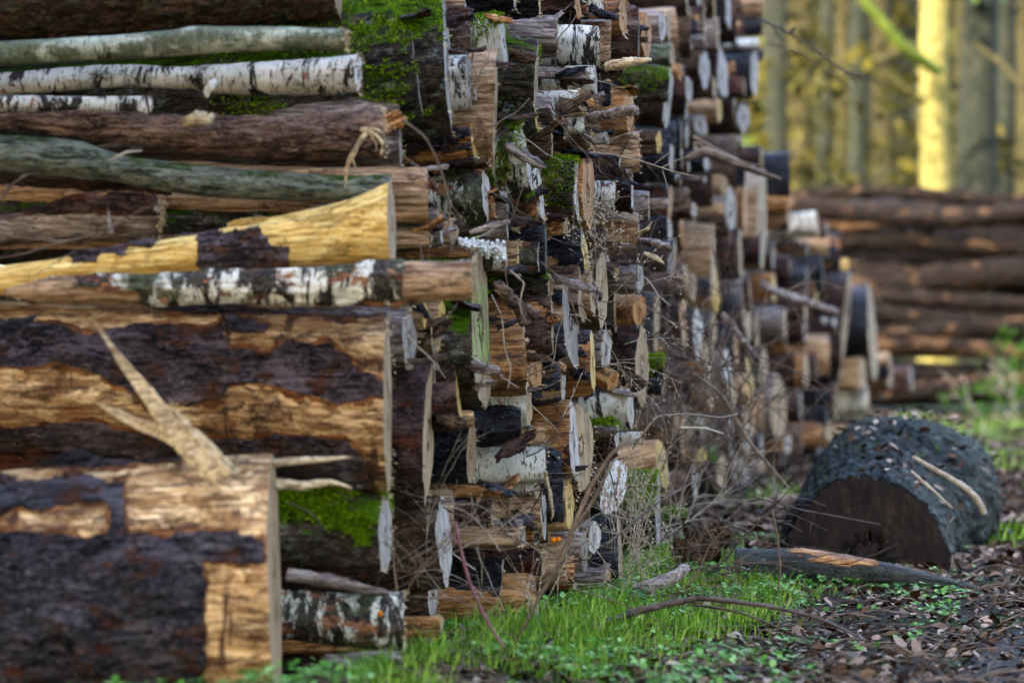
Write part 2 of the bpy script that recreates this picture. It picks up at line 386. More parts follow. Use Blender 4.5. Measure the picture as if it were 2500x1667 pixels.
def make_log(name, end, yaw, lean, prof, L, kind, face, seed=0, nt=64, vis=0.5, step=0.008, flats=(), roll=0.0,
             mask=None, bark='S', thick=0.010, moss=0.0, moss_fn=None, oval=0.05, label=None, group=None, cat='log', jag=0.003, facedisp=0.002, parts=True, cup=0.0, bump=1.0):
    """prof(x)-> (cy, cz, r) with x<=0 from the cut end; returns the root object"""
    amp, fx, fr = BUMP[kind]
    amp *= bump
    xs = [0.0]
    while -xs[-1] < vis:
        xs.append(xs[-1] - step)
    st = step
    while -xs[-1] < L:
        st *= 1.35
        xs.append(xs[-1] - st)
    xs = np.array(xs)
    xs[-1] = -L
    nx = len(xs)
    cy, cz, r = prof(xs)
    th = np.arange(nt) / nt * 2 * np.pi + roll
    X = np.repeat(xs[:, None], nt, 1)
    T = np.repeat(th[None], nx, 0)
    c, s = np.cos(T), np.sin(T)
    o = seed * 3.71
    rb = r[:, None] * (1 + oval * 1.6 * pn(X * 1.1 + o, c * 0.9, s * 0.9) + oval * 0.5 * pn(X * 4 + o, c * 1.5, s * 1.5 + 9))
    for (a0, h) in flats:
        cc = np.cos(T - a0)
        lim = r[:, None] * h / np.maximum(cc, 0.05)
        rb = np.where(cc > 0.05, np.minimum(rb, lim * (1 + 0.03 * pn(X * 6 + o, c * 4, s * 4))), rb)
    q = r.max()
    ridg = 1 - np.abs(pn(X * fx + o, c * q * fr, s * q * fr)) * 2.4
    fine = fbm(X * fx * 1.6 + o, c * q * fr * 1.6, s * q * fr * 1.6, 3)
    rw = rb + amp * (0.5 * fine - 0.55 * np.clip(ridg, 0, 1))
    if kind in 'JPRNK':
        tz = fbm(X * fx * 0.7 + o, c * q * fr * 0.8, s * q * fr * 0.8 + 6, 3) * 2.2
        rw = rw + amp * 0.75 * (np.floor(tz) + np.clip((tz - np.floor(tz)) * 5 - 4, 0, 1))
    edge = np.exp(X / 0.012)
    rw = rw - edge * amp * 0.5
    Xj = X + edge * jag * fbm(c * 1.5 + o, s * 1.5, X * 0 + 3, 2)
    V = np.stack([Xj, cy[:, None] + c * rw, cz[:, None] + s * rw], -1)
    rad = np.stack([X * 0, c, s], -1)
    me = mesh_np(name, np.concatenate([V.reshape(-1, 3), [[-L, cy[-1], cz[-1]]]]),
                 [sub_grid_faces(nx, nt), np.stack([(nx - 1) * nt + np.arange(nt), (nx - 1) * nt + (np.arange(nt) + 1) % nt, np.full(nt, nx * nt)], 1)])
    root = link(name, me, MAT[kind])
    root.location = end
    root.rotation_euler = (0, -lean, yaw)
    if label:
        tag(root, label, cat, group)
    # cut end
    rings = [1.0, 0.93, 0.8, 0.62, 0.42, 0.22]
    E = V[0]
    ctr = np.array([0, cy[0], cz[0]])
    CV = []
    for k in rings:
        p = ctr + (E - ctr) * k
        p[:, 0] = E[:, 0] * (1 if k == 1 else 0.3) + (0 if k == 1 else 1) * facedisp * (pn(p[:, 1] * 18 + o, p[:, 2] * 18, 0.5) * 2) - cup * (1 - k ** 2)
        CV.append(p)
    CV = np.concatenate(CV + [[ctr - np.array([cup, 0, 0])]])
    nr = len(rings)
    cf = mesh_np('cut_face', CV, [sub_grid_faces(nr, nt)[:, ::-1], np.stack([(nr - 1) * nt + (np.arange(nt) + 1) % nt, (nr - 1) * nt + np.arange(nt), np.full(nt, nr * nt)], 1)[:, ::-1]])
    link('cut_face', cf, CUT[face], root)
    if parts and cat == 'log' and (seed * 7) % 10 < 6:
        rngf = np.random.default_rng(seed)
        pick = np.repeat(E, 3, 0)[rngf.uniform(0, 1, nt * 3) < 0.22]
        nf = max(6, int(len(pick) * 1.2))
        t = tufts(pick, np.tile([0.8, 0, -0.25], (len(pick), 1)), nf, 0.010, seed, 0.45)
        link('frayed_fibres', mesh_np('frayed_fibres', t[0], [t[1]], False), M_SPLIT, root)['kind'] = 'stuff'
    # bark shell over bare wood
    if mask is not None:
        Mw = np.array(Matrix.Translation(end) @ Euler((0, -lean, yaw)).to_matrix().to_4x4())
        Wd = V @ Mw[:3, :3].T + Mw[:3, 3]
        px = CX + F * Wd[..., 0] / Wd[..., 1]
        py = HY - F * (Wd[..., 2] - CH) / Wd[..., 1]
        m = mask(px, py, X, T, o, c, s)
        k4 = (m[:-1] + m[1:] + np.roll(m, -1, 1)[:-1] + np.roll(m, -1, 1)[1:]) / 4
        keep = k4 > 0
        if keep.sum() > 8:
            a2, f2x, f2r = BUMP[bark]
            lift = thick * (0.65 + 0.5 * np.clip(fbm(X * 7 + o, c * 3, s * 3 + 5, 2), -0.8, 1)) + a2 * (0.9 * fbm(X * f2x + o + 8, c * q * f2r, s * q * f2r, 3))
            lift = lift + thick * 0.9 * np.clip(1 - np.abs(m) * 5, 0, 1) * np.clip(pn(X * 9, c * 5, s * 5 + o), 0, 1)
            tz = fbm(X * 6 + o, c * 2.2, s * 2.2 + 2, 4) * 2.2
            lift = lift + thick * 0.8 * (np.floor(tz) + np.clip((tz - np.floor(tz)) * 5 - 4, 0, 1))
            lift = np.maximum(lift, thick * 0.25)
            Vo = V + rad * lift[..., None]
            Vo[..., 0] = np.minimum(Vo[..., 0], E[:, 0].min() + 0.002)
            allV = np.concatenate([Vo.reshape(-1, 3), (V - rad * 0.002).reshape(-1, 3)])
            fo = sub_grid_faces(nx, nt, keep)
            kp = np.pad(keep, ((1, 1), (0, 0)))
            N = nx * nt
            sides = []
            ii, jj = np.nonzero(keep)
            j2 = (jj + 1) % nt
            A, B, Cc, Dd = ii * nt + jj, ii * nt + j2, (ii + 1) * nt + j2, (ii + 1) * nt + jj
            for cond, e0, e1 in ((~kp[ii, jj], A, B), (~kp[ii + 2, jj], Cc, Dd),
                                 (~keep[ii, (jj + 1) % nt], B, Cc), (~keep[ii, (jj - 1) % nt], Dd, A)):
                sides.append(np.stack([e1[cond], e0[cond], e0[cond] + N, e1[cond] + N], 1))
            cv, fl = compress(allV, [fo, np.concatenate(sides)])
            link('bark', mesh_np('bark', cv, fl), MAT[bark], root)
            if nt > 300:
                m2 = m + 0.30 + 0.55 * fbm(X * 14 + o, c * 5, s * 5, 4)
                k2 = (m2[:-1] + m2[1:] + np.roll(m2, -1, 1)[:-1] + np.roll(m2, -1, 1)[1:]) / 4 > 0
                Vi = V + rad * 0.0028
                Vi[..., 0] = np.minimum(Vi[..., 0], E[:, 0].min() + 0.001)
                cv, fl = compress(Vi.reshape(-1, 3), [sub_grid_faces(nx, nt, k2)])
                link('inner_bark', mesh_np('inner_bark', cv, fl), MAT['I'], root)
    if moss or moss_fn:
        mm = fbm(X * 5 + o, c * q * 9, s * q * 9 + 4, 3) + s * 0.6 + moss - 0.9
        if moss_fn:
            Mw = np.array(Matrix.Translation(end) @ Euler((0, -lean, yaw)).to_matrix().to_4x4())
            Wd = V @ Mw[:3, :3].T + Mw[:3, 3]
            mm = moss_fn(CX + F * Wd[..., 0] / Wd[..., 1], HY - F * (Wd[..., 2] - CH) / Wd[..., 1], mm)
        mm[X < -vis - 0.1] = -1
        sel = mm > 0
        t = tufts(V[sel], rad[sel], int(min(45000, sel.sum() * 9)), 0.009, seed)
        if t:
            link('moss', mesh_np('moss', t[0], [t[1]], False), M_MOSS, root)['kind'] = 'stuff'
    return root

def straight(r, taper=0.0, flare=0.0, bend=0.0, ph=0.0):
    def f(x):
        rr = r * (1 + taper * x) + flare * np.exp(x / 0.12)
        return bend * np.sin(x * 1.3 + ph) - bend * math.sin(ph), bend * np.sin(x * 1.7 + ph * 2) - bend * math.sin(ph * 2), rr
    return f

def rnd_mask(th):
    def f(px, py, X, T, o, c, s):
        return fbm(X * 4 + o, c * 1.2, s * 1.2, 4) + th
    return f

# depth of the stacks' cut ends as a function of the photo column
PXM = [600, 685, 960, 1080, 1200, 1300, 1450, 1500, 1575, 1625, 1660, 1700, 1880, 1930, 2010, 2135, 2260]
DM = [7.3, 7.45, 8.3, 8.7, 9.1, 9.5, 10.2, 10.5, 11.2, 12.6, 14.6, 15.6, 20.0, 21.0, 22.5, 25.0, 28.0]
def depth(px):
    return float(np.interp(px, PXM, DM))
def col_of(D):
    return float(np.interp(D, DM, PXM))

CROP = {'a': (900, 0, 3.136), 'b': (900, 450, 3.136), 'c': (900, 900, 2.765), 'd': (1480, 0, 4.704), 'e': (1480, 320, 4.704), 'f': (1560, 600, 4.704),
        'g': (1750, 450, 3.136), 'h': (1550, 900, 3.136), 'i': (900, 1200, 2.94), 's': (0, 0, 1), 'p': (0, 0, 2.351), 'q': (0, 500, 2.351), 'r': (0, 1000, 2.351)}
def cp(k, x, y):
    o = CROP[k]
    return o[0] + x / o[2], o[1] + y / o[2]

KNAME = {'P': 'pine_log', 'K': 'black_log', 'N': 'bark_log', 'R': 'red_log', 'M': 'mossy_log', 'L': 'lichen_log', 'J': 'spruce_log', 'B': 'birch_log',
         'C': 'birch_log', 'D': 'birch_log', 'T': 'bare_log', 'O': 'bare_log', 'Y': 'bare_log', 'G': 'weathered_log', 'W': 'bare_log', 'H': 'peeling_log'}
SEED = [10]
MIDS = []

PUSH = {'thin brown plank edge': 0.4, 'mossy dark log with a thin': 0.22, 'big mossy log with a frosty': 0.06, 'grey weathered log with thin pale': 0.30}
def stack_log(crop, xe, yt, yb, kind, face, fw, lean, label, dd=0.0, flags='', group=None, L=1.5, far=False):
    SEED[0] += 1
    sd = SEED[0]
    x1, y0 = cp(crop, xe, yt)
    _, y1 = cp(crop, xe, yb)
    fwp = fw / CROP[crop][2]
    D = depth(x1) + dd + next((v for k_, v in PUSH.items() if label.startswith(k_)), 0)
    dp = y1 - y0
    d = dp / F * D
    px = x1 - fwp * 0.5
    phi = math.atan((px - CX) / F)
    rr = random.Random(sd)
    if fw > 0:
        a = -phi - math.asin(min(0.6, fwp / dp))
    else:
        a = -phi + R(rr.uniform(0.5, 3.5))
    end = at(px, (y0 + y1) / 2, D)
    K = kind
    mask = None
    bark = 'P'
    if kind == 'H':
        K, mask, bark = rr.choice('TTO'), rnd_mask(rr.uniform(-0.25, 0.15)), rr.choice('PSSKN')
    flats = []
    if 's' in flags:
        for k in range(rr.choice((1, 2, 2))):
            flats.append((rr.uniform(0, 6.28), rr.uniform(0.45, 0.75)))
    if 'b' in flags:     # flat underside and back: a split block
        flats = [(R(-90), 0.8), (R(180), 0.6), (R(90), 0.85)]
    if not flats and fw < 40 and kind in 'THOGKRN' and rr.random() < 0.6:
        for k in range(rr.choice((1, 2, 3))):
            flats.append((rr.uniform(0, 6.28), rr.uniform(0.55, 0.9)))
    if 'h' in flags:
        flats = [(R(-90), 0.15)]
    nt = 56 if not far else 36
    o = make_log(KNAME[kind], end, a, R(lean), straight(d / 2, rr.uniform(-0.05, 0.05), 0.0, rr.uniform(0, 0.012), rr.uniform(0, 6)), L, K, face, sd, nt,
                 vis=0.55 if not far else 0.5, step=0.009 if not far else 0.016, flats=flats, mask=mask, bark=bark,
                 moss=0.95 if 'm' in flags else (0.55 if kind == 'M' else 0.0), oval=0.17, label=label, group=group, roll=rr.uniform(0, 6) if not flats else 0, jag=0.004, bump=1.5)
    MIDS.append((x1, (y0 + y1) / 2, dp, o))
    return o

TABLE_MID = """
a 370 110 930 M w 14 8 mossy dark log with a thin white slanting cut rim at the pile's top m
a 640 -60 1060 M w 62 3 big mossy log with a frosty white sawn edge reaching above the picture
a 262 720 1350 G w 30 0 grey weathered log with thin pale sawn edge beneath the dangling fibres
b 450 -130 290 T y 0 0 knotty tan log end behind the flared butt of the yellow log
b 455 315 515 T t 0 0 yellow tan log with two drilled dots below the knotty tan log
b 555 120 490 G w 22 8 narrow mouldy log with a leaning white edge beside the black birch
b 690 250 475 T t 75 0 small round grey tan cut end tucked under the black birch
a 930 1275 1712 D w 62 4 thick blackish green birch with a curling white mouldy edge
a 920 1085 1290 N t 0 0 smooth dark brown log below the two yellow shards
a 830 920 1228 H y 50 6 yellow shard ended log with striped split bark, inner one
a 928 975 1250 H y 50 7 yellow shard ended log with torn edge, outer one
a 1228 885 1480 D w 42 9 lichen speckled birch with a long white slanting edge over mossy bark m
a 800 380 850 B w 62 2 birch with a tall white oval cut below the mossy white birch
a 845 652 785 G w 38 4 tiny white wedge shaped log end in a dark gap
a 908 450 640 T t 18 0 short thin tan cut edge under the mossy white birch
a 978 460 1330 T t 20 -2 very long thin tan cut edge beside mossy rubble
a 1060 130 545 B w 45 6 white birch with dark flecks and a green moss patch on its back m
a 742 -20 160 T w 12 0 short tan log with bright rim near the top edge of the pile
a 1128 -120 95 K w 32 4 black log with small white cut end at the very top
a 1308 -150 150 K y 12 2 black crumbling log with a yellow hairline edge at the top
a 1628 -60 180 P o 55 2 dark log with an orange tan plank like cut at the top
a 1442 140 470 G t 0 0 wide bare grey log with purple bark strip along its underside
a 1766 190 505 B g 0 1 white birch with black dashes pushed against the tan block
a 1850 128 530 T t 0 -1 bare tan block standing upright beside the black dashed birch b
a 1800 -40 135 B w 25 3 pale birch stub cut short at the top edge b
a 1975 -60 255 O o 60 0 tan split log with a broad flat cut near the top corner
a 2072 55 490 P n 10 0 dark purple pine log with coarse plates at the pile's corner
a 1292 325 930 M t 22 -4 twig covered mossy log with a thin leaning pale edge
a 1278 560 1070 M y 24 8 dark green mossy slab leaning with a tan edge line b
a 1672 515 690 G t 10 -3 grey split slab with purple underline below the long grey log h
a 1752 490 830 B w 22 2 small white birch squeezed between two dark logs
a 1850 580 830 K k 0 0 charcoal stub below the tan block
a 1612 695 832 B w 18 0 short whitish birch stub with peeling bark
a 1425 700 962 G g 30 0 rough grey brown stub with wavy bark
a 1642 818 888 O t 0 0 slim orange tan stick log under the whitish stub
a 1525 898 1052 K k 40 0 blue grey burnt looking stub with round end
a 1650 898 1030 B w 0 0 stub ringed with blue white birch bark
a 1412 958 1212 R t 18 0 reddish log with hairy grain and a pale rim
a 1706 1000 1152 N t 12 0 brown knobbly log above the orange plank end
a 1756 860 1002 T t 0 0 small tan birch log with cream rim
a 1842 998 1112 B w 30 0 white flaky scrap of birch on moss
a 2066 1012 1312 T t 0 0 bare tan end below the protruding stick, frayed s
a 2035 690 1012 O o 70 0 flat tan plank like cut behind the protruding stick
a 1726 1158 1790 O o 100 0 tall orange oval cut end crossed by thin stems
a 1616 1210 1692 H w 44 1 tan log with grey mould patches and a white edge beside the orange oval m
a 1880 1380 1660 B g 0 0 birch wrapped purple log behind dry flower heads
a 2028 1315 1650 P w 20 1 purple log with crisp white edge at the pile's corner
a 1925 1180 1312 K w 12 -6 slate grey split block with a white chipped edge b
a 1990 1298 1382 G g 0 0 slim grey log lying over the purple log
a 1338 1290 1712 D w 38 5 ragged lichen birch with a grey leaning edge
a 1070 1420 1900 G g 14 1 mouldy grey wood with thin pale edge beside the orange strip
a 978 1480 1700 O o 40 2 short bright orange split end beside the black birch b
b 785 470 592 O y 0 0 amber brown log right behind the branch's pale end
b 1062 400 655 D t 15 2 birch topped by a thick crust of white fungus
b 1150 410 722 T y 20 0 rough sawn tan block with jagged edge beside white fungus b
b 1138 250 418 G g 25 0 grey wedge of split wood above the jagged tan block h
b 1310 440 692 D g 20 0 mottled black and white birch stub in the pile's middle
b 1366 270 690 K k 20 0 narrow black log beside the mottled stub
b 1530 228 412 O t 55 0 orange tan block with a green tinged corner b
b 1680 392 668 H y 44 6 tan log with a black bark lid and narrow oval cut
b 1676 596 1105 R t 74 2 reddish barked log with a sand coloured oval cut
b 1372 680 850 M t 0 0 shaggy dark mossy log over the split tan log
b 1602 686 1388 H g 112 5 tan log with a long grey oval cut and hanging twigs
b 1412 800 1290 H t 10 1 bare tan log with black mossy belly and knot
b 935 462 1690 M v 150 3 huge log whose tall cut end carries smeared green paint marks
b 1195 1030 1628 O x 0 2 brown cut block frosted with white mould beside the painted end
b 1742 640 1032 T t 50 4 slender sand coloured cut beside the broad grainy oval
b 1836 488 1120 N t 96 1 broad dark tan grainy oval cut in sharp focus
b 1862 1110 1412 G w 88 -3 pale grey furrowed cut end below the grainy oval
b 2148 1080 1690 P t 108 -1 purple log with ringed tan cut end at the corner
b 1738 1148 1626 H y 40 2 tan round log half covered with bark and a yellow rim
b 1330 1280 1590 T o 98 1 orange streaked flat cut under the mossy bellied log
b 1480 1345 1650 H t 12 1 tan block with black bark cap and a dripping line
b 1515 1400 1662 T w 60 0 pale edged slab wedged below the long grey oval
b 1925 1400 1600 O o 100 -14 reddish brown sawn face with slanting saw marks
b 2072 210 462 T g 14 0 shaggy tan log with wormy surface at the corner s
b 2040 445 540 R t 0 0 heap of purple root wood over the shaggy log
b 2105 592 850 G g 60 0 splintered grey log end with frayed fibres
b 1905 595 760 G t 30 0 silvery split stub behind dry flower stalks
b 2130 850 1082 O o 110 0 bare tan log with a broad orange sawn face
b 2252 1300 1500 M k 0 1 black log with bright green moss cap at the corner m
b 2240 1480 1640 K k 0 0 black rough log directly under the moss capped one
b 372 928 1422 G g 118 2 large grey oval cut hanging below the long branch log
b 452 900 1110 T y 40 0 yellowish narrow cut beside the hanging grey oval
b 586 890 1125 T y 60 -2 yellow brown cut beneath the branch's pale end
b 558 1140 1302 T t 60 -3 small tan round end in a black hollow
b 700 1262 1890 P y 30 6 long lemon coloured sliver edge on a dark log
b 768 900 1560 M k 0 0 lichen dotted dark pine behind the painted end
c 438 -70 962 P t 68 -2 very tall tan plank like edge of a black log
c 1028 248 535 K k 0 0 smooth black round log lying level above the silver birch
c 705 262 402 T t 0 0 tan split underside showing behind the smooth black log
c 1190 384 522 T t 0 0 square tan end resting on the silver birch b
c 1190 518 792 B g 0 1 silver birch log with a small branch scar facing out
c 1102 98 385 B t 44 0 upright tan and white flake beside the smooth black log
c 1416 214 730 H w 62 3 tan log with a dark knot and a narrow white oval
c 1510 240 805 T t 150 2 ringed tan oval directly behind the narrow white oval
c 1790 140 420 B w 40 3 white birch with upright flecks near bright moss
c 1696 335 605 P w 40 3 dark purple log with a white crumbly rim under bright moss m
c 2092 228 460 T t 30 2 birch stub with a square sawn step at the corner
c 1846 418 512 B w 20 2 thin birch branch end poking between logs
c 2022 465 830 T y 72 10 tan log with a long leaning straw coloured cut
c 1742 590 1022 N x 165 -8 ragged brown sawn face with a broad white mould border
c 1972 710 1252 M w 36 0 mossy black log with a knife thin white edge
c 1306 550 1050 K k 0 2 bluish black barked log split down the front
c 1392 730 1082 T y 70 2 tan flat cut with hairy lower edge
c 842 898 1066 P t 18 0 short purple barked log with a bright tan rim
c 1202 850 1152 T w 40 1 tan split log with a pale fungus edged side
c 1062 1008 1222 G g 38 0 slim grey upright cut among brown wood
c 1012 1062 1232 T t 0 0 bare pinkish tan log above the big brown ones
c 1165 1010 1210 O n 60 0 chocolate brown sawn block behind the slim grey cut b
c 1572 1020 1245 G w 92 0 root like grey log ending in a white round cut
c 1482 1110 1365 G g 50 0 stumpy brown grey log below the white round cut
c 1168 1205 1400 P t 0 0 large dark barked log low in the pile
c 1120 1392 1762 O t 0 0 large smooth orange brown log at the pile's foot
c 1642 1338 1560 G t 60 2 stump under a mat of dead stems at the grass
c 1382 1200 1520 O t 0 0 amber shaded log low between two darker ones
c 560 880 1465 N w 100 5 broken bark edged log frosted white and leaning
c 1710 1000 1500 K t 28 3 black log with long thin tan edge near the grass
c 2140 950 1200 M k 0 0 dark stub with fuzzy moss above the grass m
c 1345 1180 1480 T w 12 2 slim pale edged plank low in the pile
i 545 868 1205 O t 40 0 tan block standing in the grass beside the spotted birch b
i 885 990 1190 O t 0 0 small tan log end half sunk in grass
c 960 790 885 O t 30 0 stubby tan end in a dark gap under the silver birch
s 975 1150 1442 P t 22 3 thin brown plank edge running down behind the moss covered cut
c 1160 780 860 B w 50 0 white shell like birch flake under the silver birch
"""
TABLE_FAR = """
d 512 160 700 O o 110 0 orange tan plank end near the top of the second pile
d 692 90 505 G w 100 0 white streaked cut beside the orange tan plank end
d 745 115 480 T t 50 0 narrow tan cut squeezed beside the white streaked one
d 1052 250 415 K k 0 0 blue black round log near the top of the second pile
d 1062 165 250 O o 60 0 small orange cut above the blue black round log
d 1250 -60 220 N y 22 0 dark brown log with a thin yellow edge at the top
d 1432 -80 320 K w 60 0 blue black log with a tall white edge at the top
d 1105 405 485 G g 0 2 thin pale branch log lying level
d 1090 490 565 G g 0 0 second thin branch log just below the first
d 1742 430 595 B t 0 0 cream birch log lying level at the upper corner
d 795 498 790 L t 62 0 olive grey stub with a light brown oval cut
d 1195 568 1035 N w 125 1 pinkish white tall oval cut in the second pile
d 1405 558 1135 P w 135 2 long white oval cut with rounded foot
d 1660 618 925 K k 0 0 thick black log behind the long white oval
d 1752 588 1125 K w 95 -1 pale pink long cut at the second pile's corner
d 1602 908 1142 P t 20 0 purple capped short log between two long ovals
d 702 778 1185 M k 0 0 log end smothered in bright green moss m
d 762 800 1485 N w 105 -6 long white leaning cut beside the bright moss
d 1002 850 1200 G w 110 0 soft grey cut below the olive stub
d 1332 1130 1425 T y 70 0 tan log with a cream rim in the second pile
d 1642 1180 1535 K w 140 0 black log with a greyish pink oval cut
d 942 1180 1395 N g 60 0 small grey oval under the soft grey cut
d 1172 1300 1580 G w 180 3 wide whitish broken end above the crossing dry branch
d 952 1400 1720 K g 50 0 grey blue log beneath the small grey oval
d 880 730 940 O o 60 0 little orange end behind the olive stub
d 1795 -40 205 T t 0 0 tan log topmost at the second pile's corner
d 1792 200 420 K k 0 0 black tangle of wood at the upper corner
d 1800 560 740 K k 0 0 black stub sticking out at the upper corner
d 1270 900 1140 N t 60 1 brown log with thin pale rim beside the pinkish oval
e 642 0 272 N y 75 0 dark log with a cream crescent cut
e 778 140 482 K w 60 0 charcoal log with a bright thin edge
e 962 240 520 R g 30 0 dull pink barked log behind the charcoal one
e 1182 200 495 K w 62 0 round blue grey log with a white rim
e 1562 60 305 G g 0 0 grey log under the crossing dry branch
e 2102 268 745 K k 0 0 navy blue barked thick log standing clear at the corner
e 2082 742 935 O o 0 0 brown orange log under the navy barked one
e 1842 480 1650 T t 105 -1 very tall straight tan cut like a post
e 1492 640 1135 G w 125 -1 chalk white rounded cut with moss below
e 1342 815 965 T t 0 0 small tan level log beside the chalk white cut
e 1395 510 725 T t 90 0 blurred tan round above the chalk white cut
e 722 778 905 G g 20 0 short grey branch end poking out
e 502 668 1025 G t 26 0 grey stub with a tan edge near the corner of the first pile
e 752 970 1245 K w 60 0 dark stub with a pinkish pale cut
e 942 640 955 R k 0 0 thick dark red log in the second pile
e 842 490 602 B w 0 0 little shining white stub
e 1252 1085 1900 T t 46 0 long thin light edge low in the second pile
e 1250 1080 1190 T t 0 0 tan block on top of the long thin edge
e 1052 810 1010 N w 90 4 small white slanted end beside the dark red log
e 1160 510 600 G w 50 0 tiny pale knob on the second pile
e 1560 1100 1700 P t 40 2 thin pinkish edge beside the post like cut
e 1590 380 640 K k 0 0 dim grey green log inside the shade
f 412 60 320 P g 100 0 purplish log with a dull oval cut
f 510 260 660 R k 0 0 deep red black log behind thorny stems
f 672 320 640 T t 120 0 dusty tan cut behind thorny stems
f 808 370 560 K k 0 0 dim dark round behind thorny stems
f 940 510 760 T y 110 0 hairy straw coloured end behind thorny stems
f 1170 540 950 K k 0 0 dark violet log beside the long cream cut
f 1282 290 1060 G t 100 3 long cream cut low in the second pile
f 1576 310 690 O y 60 1 round orange tan log with a cream oval cut
f 1690 700 1100 G t 40 0 dull tan upright cut over the cream block
f 1950 260 600 K k 40 0 big black round log in shade
f 560 960 1250 N t 80 0 brown cut beside the moss capped log
f 850 1020 1600 O t 120 2 peach coloured tall cut behind the brambles
f 1060 1190 1640 G w 100 2 whitish tall cut behind the brambles
g 782 205 402 B t 30 6 white and tan birch lying on the third pile's top step
g 850 265 402 P g 20 0 violet end behind the white and tan birch
g 850 398 545 T t 0 0 pink tan bare log on the third pile's step
g 815 540 872 K n 12 0 black square looking log under the pink tan one
g 1005 572 692 Y y 0 0 sunlit yellow log end on the lower step
g 1002 690 1010 K k 0 0 slate blue barked log under the sunlit yellow one
g 1010 612 1462 P t 44 -6 tall thin tan edge running down to the fallen trunk
g 1152 800 1285 K k 0 0 thick navy black log with a pink scar
g 1222 812 1505 P t 62 4 tall tan edge leaning behind the fallen trunk
g 452 676 912 O y 34 0 short round tan log with a bright rim over shade
g 855 1150 1455 T t 0 0 cream block glowing above the fallen trunk s
g 702 1280 1545 O t 40 0 orange brown block with a rusty knot
g 1142 1300 1600 T t 60 2 tan block beside the fallen trunk's far end b
g 1312 1280 1392 T t 0 0 small pale end on the lowest step
g 1320 1390 1492 K k 0 0 small blue black end on the lowest step
g 1345 1290 1570 T t 44 2 slim tan edge on the lowest step
g 1502 1380 1580 P g 24 3 violet end lying last on the lowest step
g 945 1000 1430 P k 0 0 violet black log behind the tall thin tan edge
h 1160 50 530 G t 120 0 tall dull post like cut behind the brambles
h 1202 500 660 G w 60 0 pale bluish stub beside the fallen trunk
h 1172 640 810 N n 60 0 brown block beside the fallen trunk
h 1482 275 442 K k 20 0 navy round log above the fallen trunk
h 1432 420 610 O k 0 0 shaded brown log above the fallen trunk
h 1512 370 565 T t 60 3 tan edge above the fallen trunk
h 1485 165 275 K k 0 0 black log over the navy round log
h 890 390 645 N w 70 -4 white upright cut behind the brambles
h 545 595 745 O y 70 0 peach round end behind the brambles
h 875 680 985 N g 130 2 mauve grey cut low behind the brambles
h 700 640 930 N t 80 0 faded tan cut low behind the brambles
h 640 90 330 T t 90 0 sandy cut high behind the brambles
h 780 60 360 O t 70 0 warm sandy cut high behind the brambles
h 905 40 300 T y 40 0 straw edge high behind the brambles
h 1010 700 900 G t 80 0 faint tan cut close to the fallen trunk
"""

def build_table(tab, far):
    for ln in tab.strip().splitlines():
        t = ln.split()
        flags = ''
        words = t[8:]
        if words[-1] in ('m', 's', 'b', 'h'):
            flags = words.pop()
        face = {'n': 'x' if 0 else 'o', 'r': 't'}.get(t[5], t[5])
        if t[5] == 'n':
            face = 'k'
        stack_log(t[0], float(t[1]), float(t[2]), float(t[3]), t[4], face, float(t[6]), float(t[7]), ' '.join(words), flags=flags, far=far)

build_table(TABLE_MID, False)
build_table(TABLE_FAR, True)

# ------------------------------------------------------------------ long logs of the near end of the stack
def px_log(name, pts, D, kind, face, fw, lean, label, seed, ext=1.3, nt=128, step=0.0065, **kw):
    """pts: (column, top row, bottom row) from the cut end towards the far end"""
    x0, t0, b0 = pts[0]
    phi = math.atan((x0 - CX) / F)
    dp = b0 - t0
    a = -phi - math.asin(fw / dp) if fw > 0 else -phi + R(1.5)
    end = at(x0 - fw / 2, (t0 + b0) / 2, D)
    s = D / F
    xs = np.array([0.0] + [(p[0] - x0) * s for p in pts[1:]])
    zs = np.array([-( (p[1] + p[2]) - (t0 + b0)) / 2 * s for p in pts])
    rs = np.array([(p[2] - p[1]) / 2 * s for p in pts])
    le = R(lean)
    zs = zs - xs * math.tan(le)
    def prof(x):
        xx = xs[::-1]
        z = np.interp(x, xx, zs[::-1])
        r = np.interp(x, xx, rs[::-1])
        if ext:
            sl = (zs[-1] - zs[-2]) / (xs[-1] - xs[-2])
            z = np.where(x < xs[-1], zs[-1] + (x - xs[-1]) * sl * 0.5, z)
        k = np.ones(7) / 7
        if len(x) > 14:
            n = len(x)
            zp, rp = np.pad(z, 12, 'edge'), np.pad(r, 12, 'edge')
            kk = np.ones(13) / 13
            z2, r2 = np.convolve(zp, kk, 'same')[12:-12], np.convolve(rp, kk, 'same')[12:-12]
            fade = np.clip(np.minimum(-x / 0.1, 1), 0, 1)
            z, r = z * (1 - fade) + z2 * fade, r * (1 - fade) + r2 * fade
        return x * 0, z, r
    vis = -xs[-1]
    L = vis + (ext or 0.001)
    return make_log(name, end, a, le, prof, L, kind, face, seed, nt, vis=vis + 0.02, step=step, roll=math.pi, label=label, oval=kw.pop('oval', 0.03), **kw)

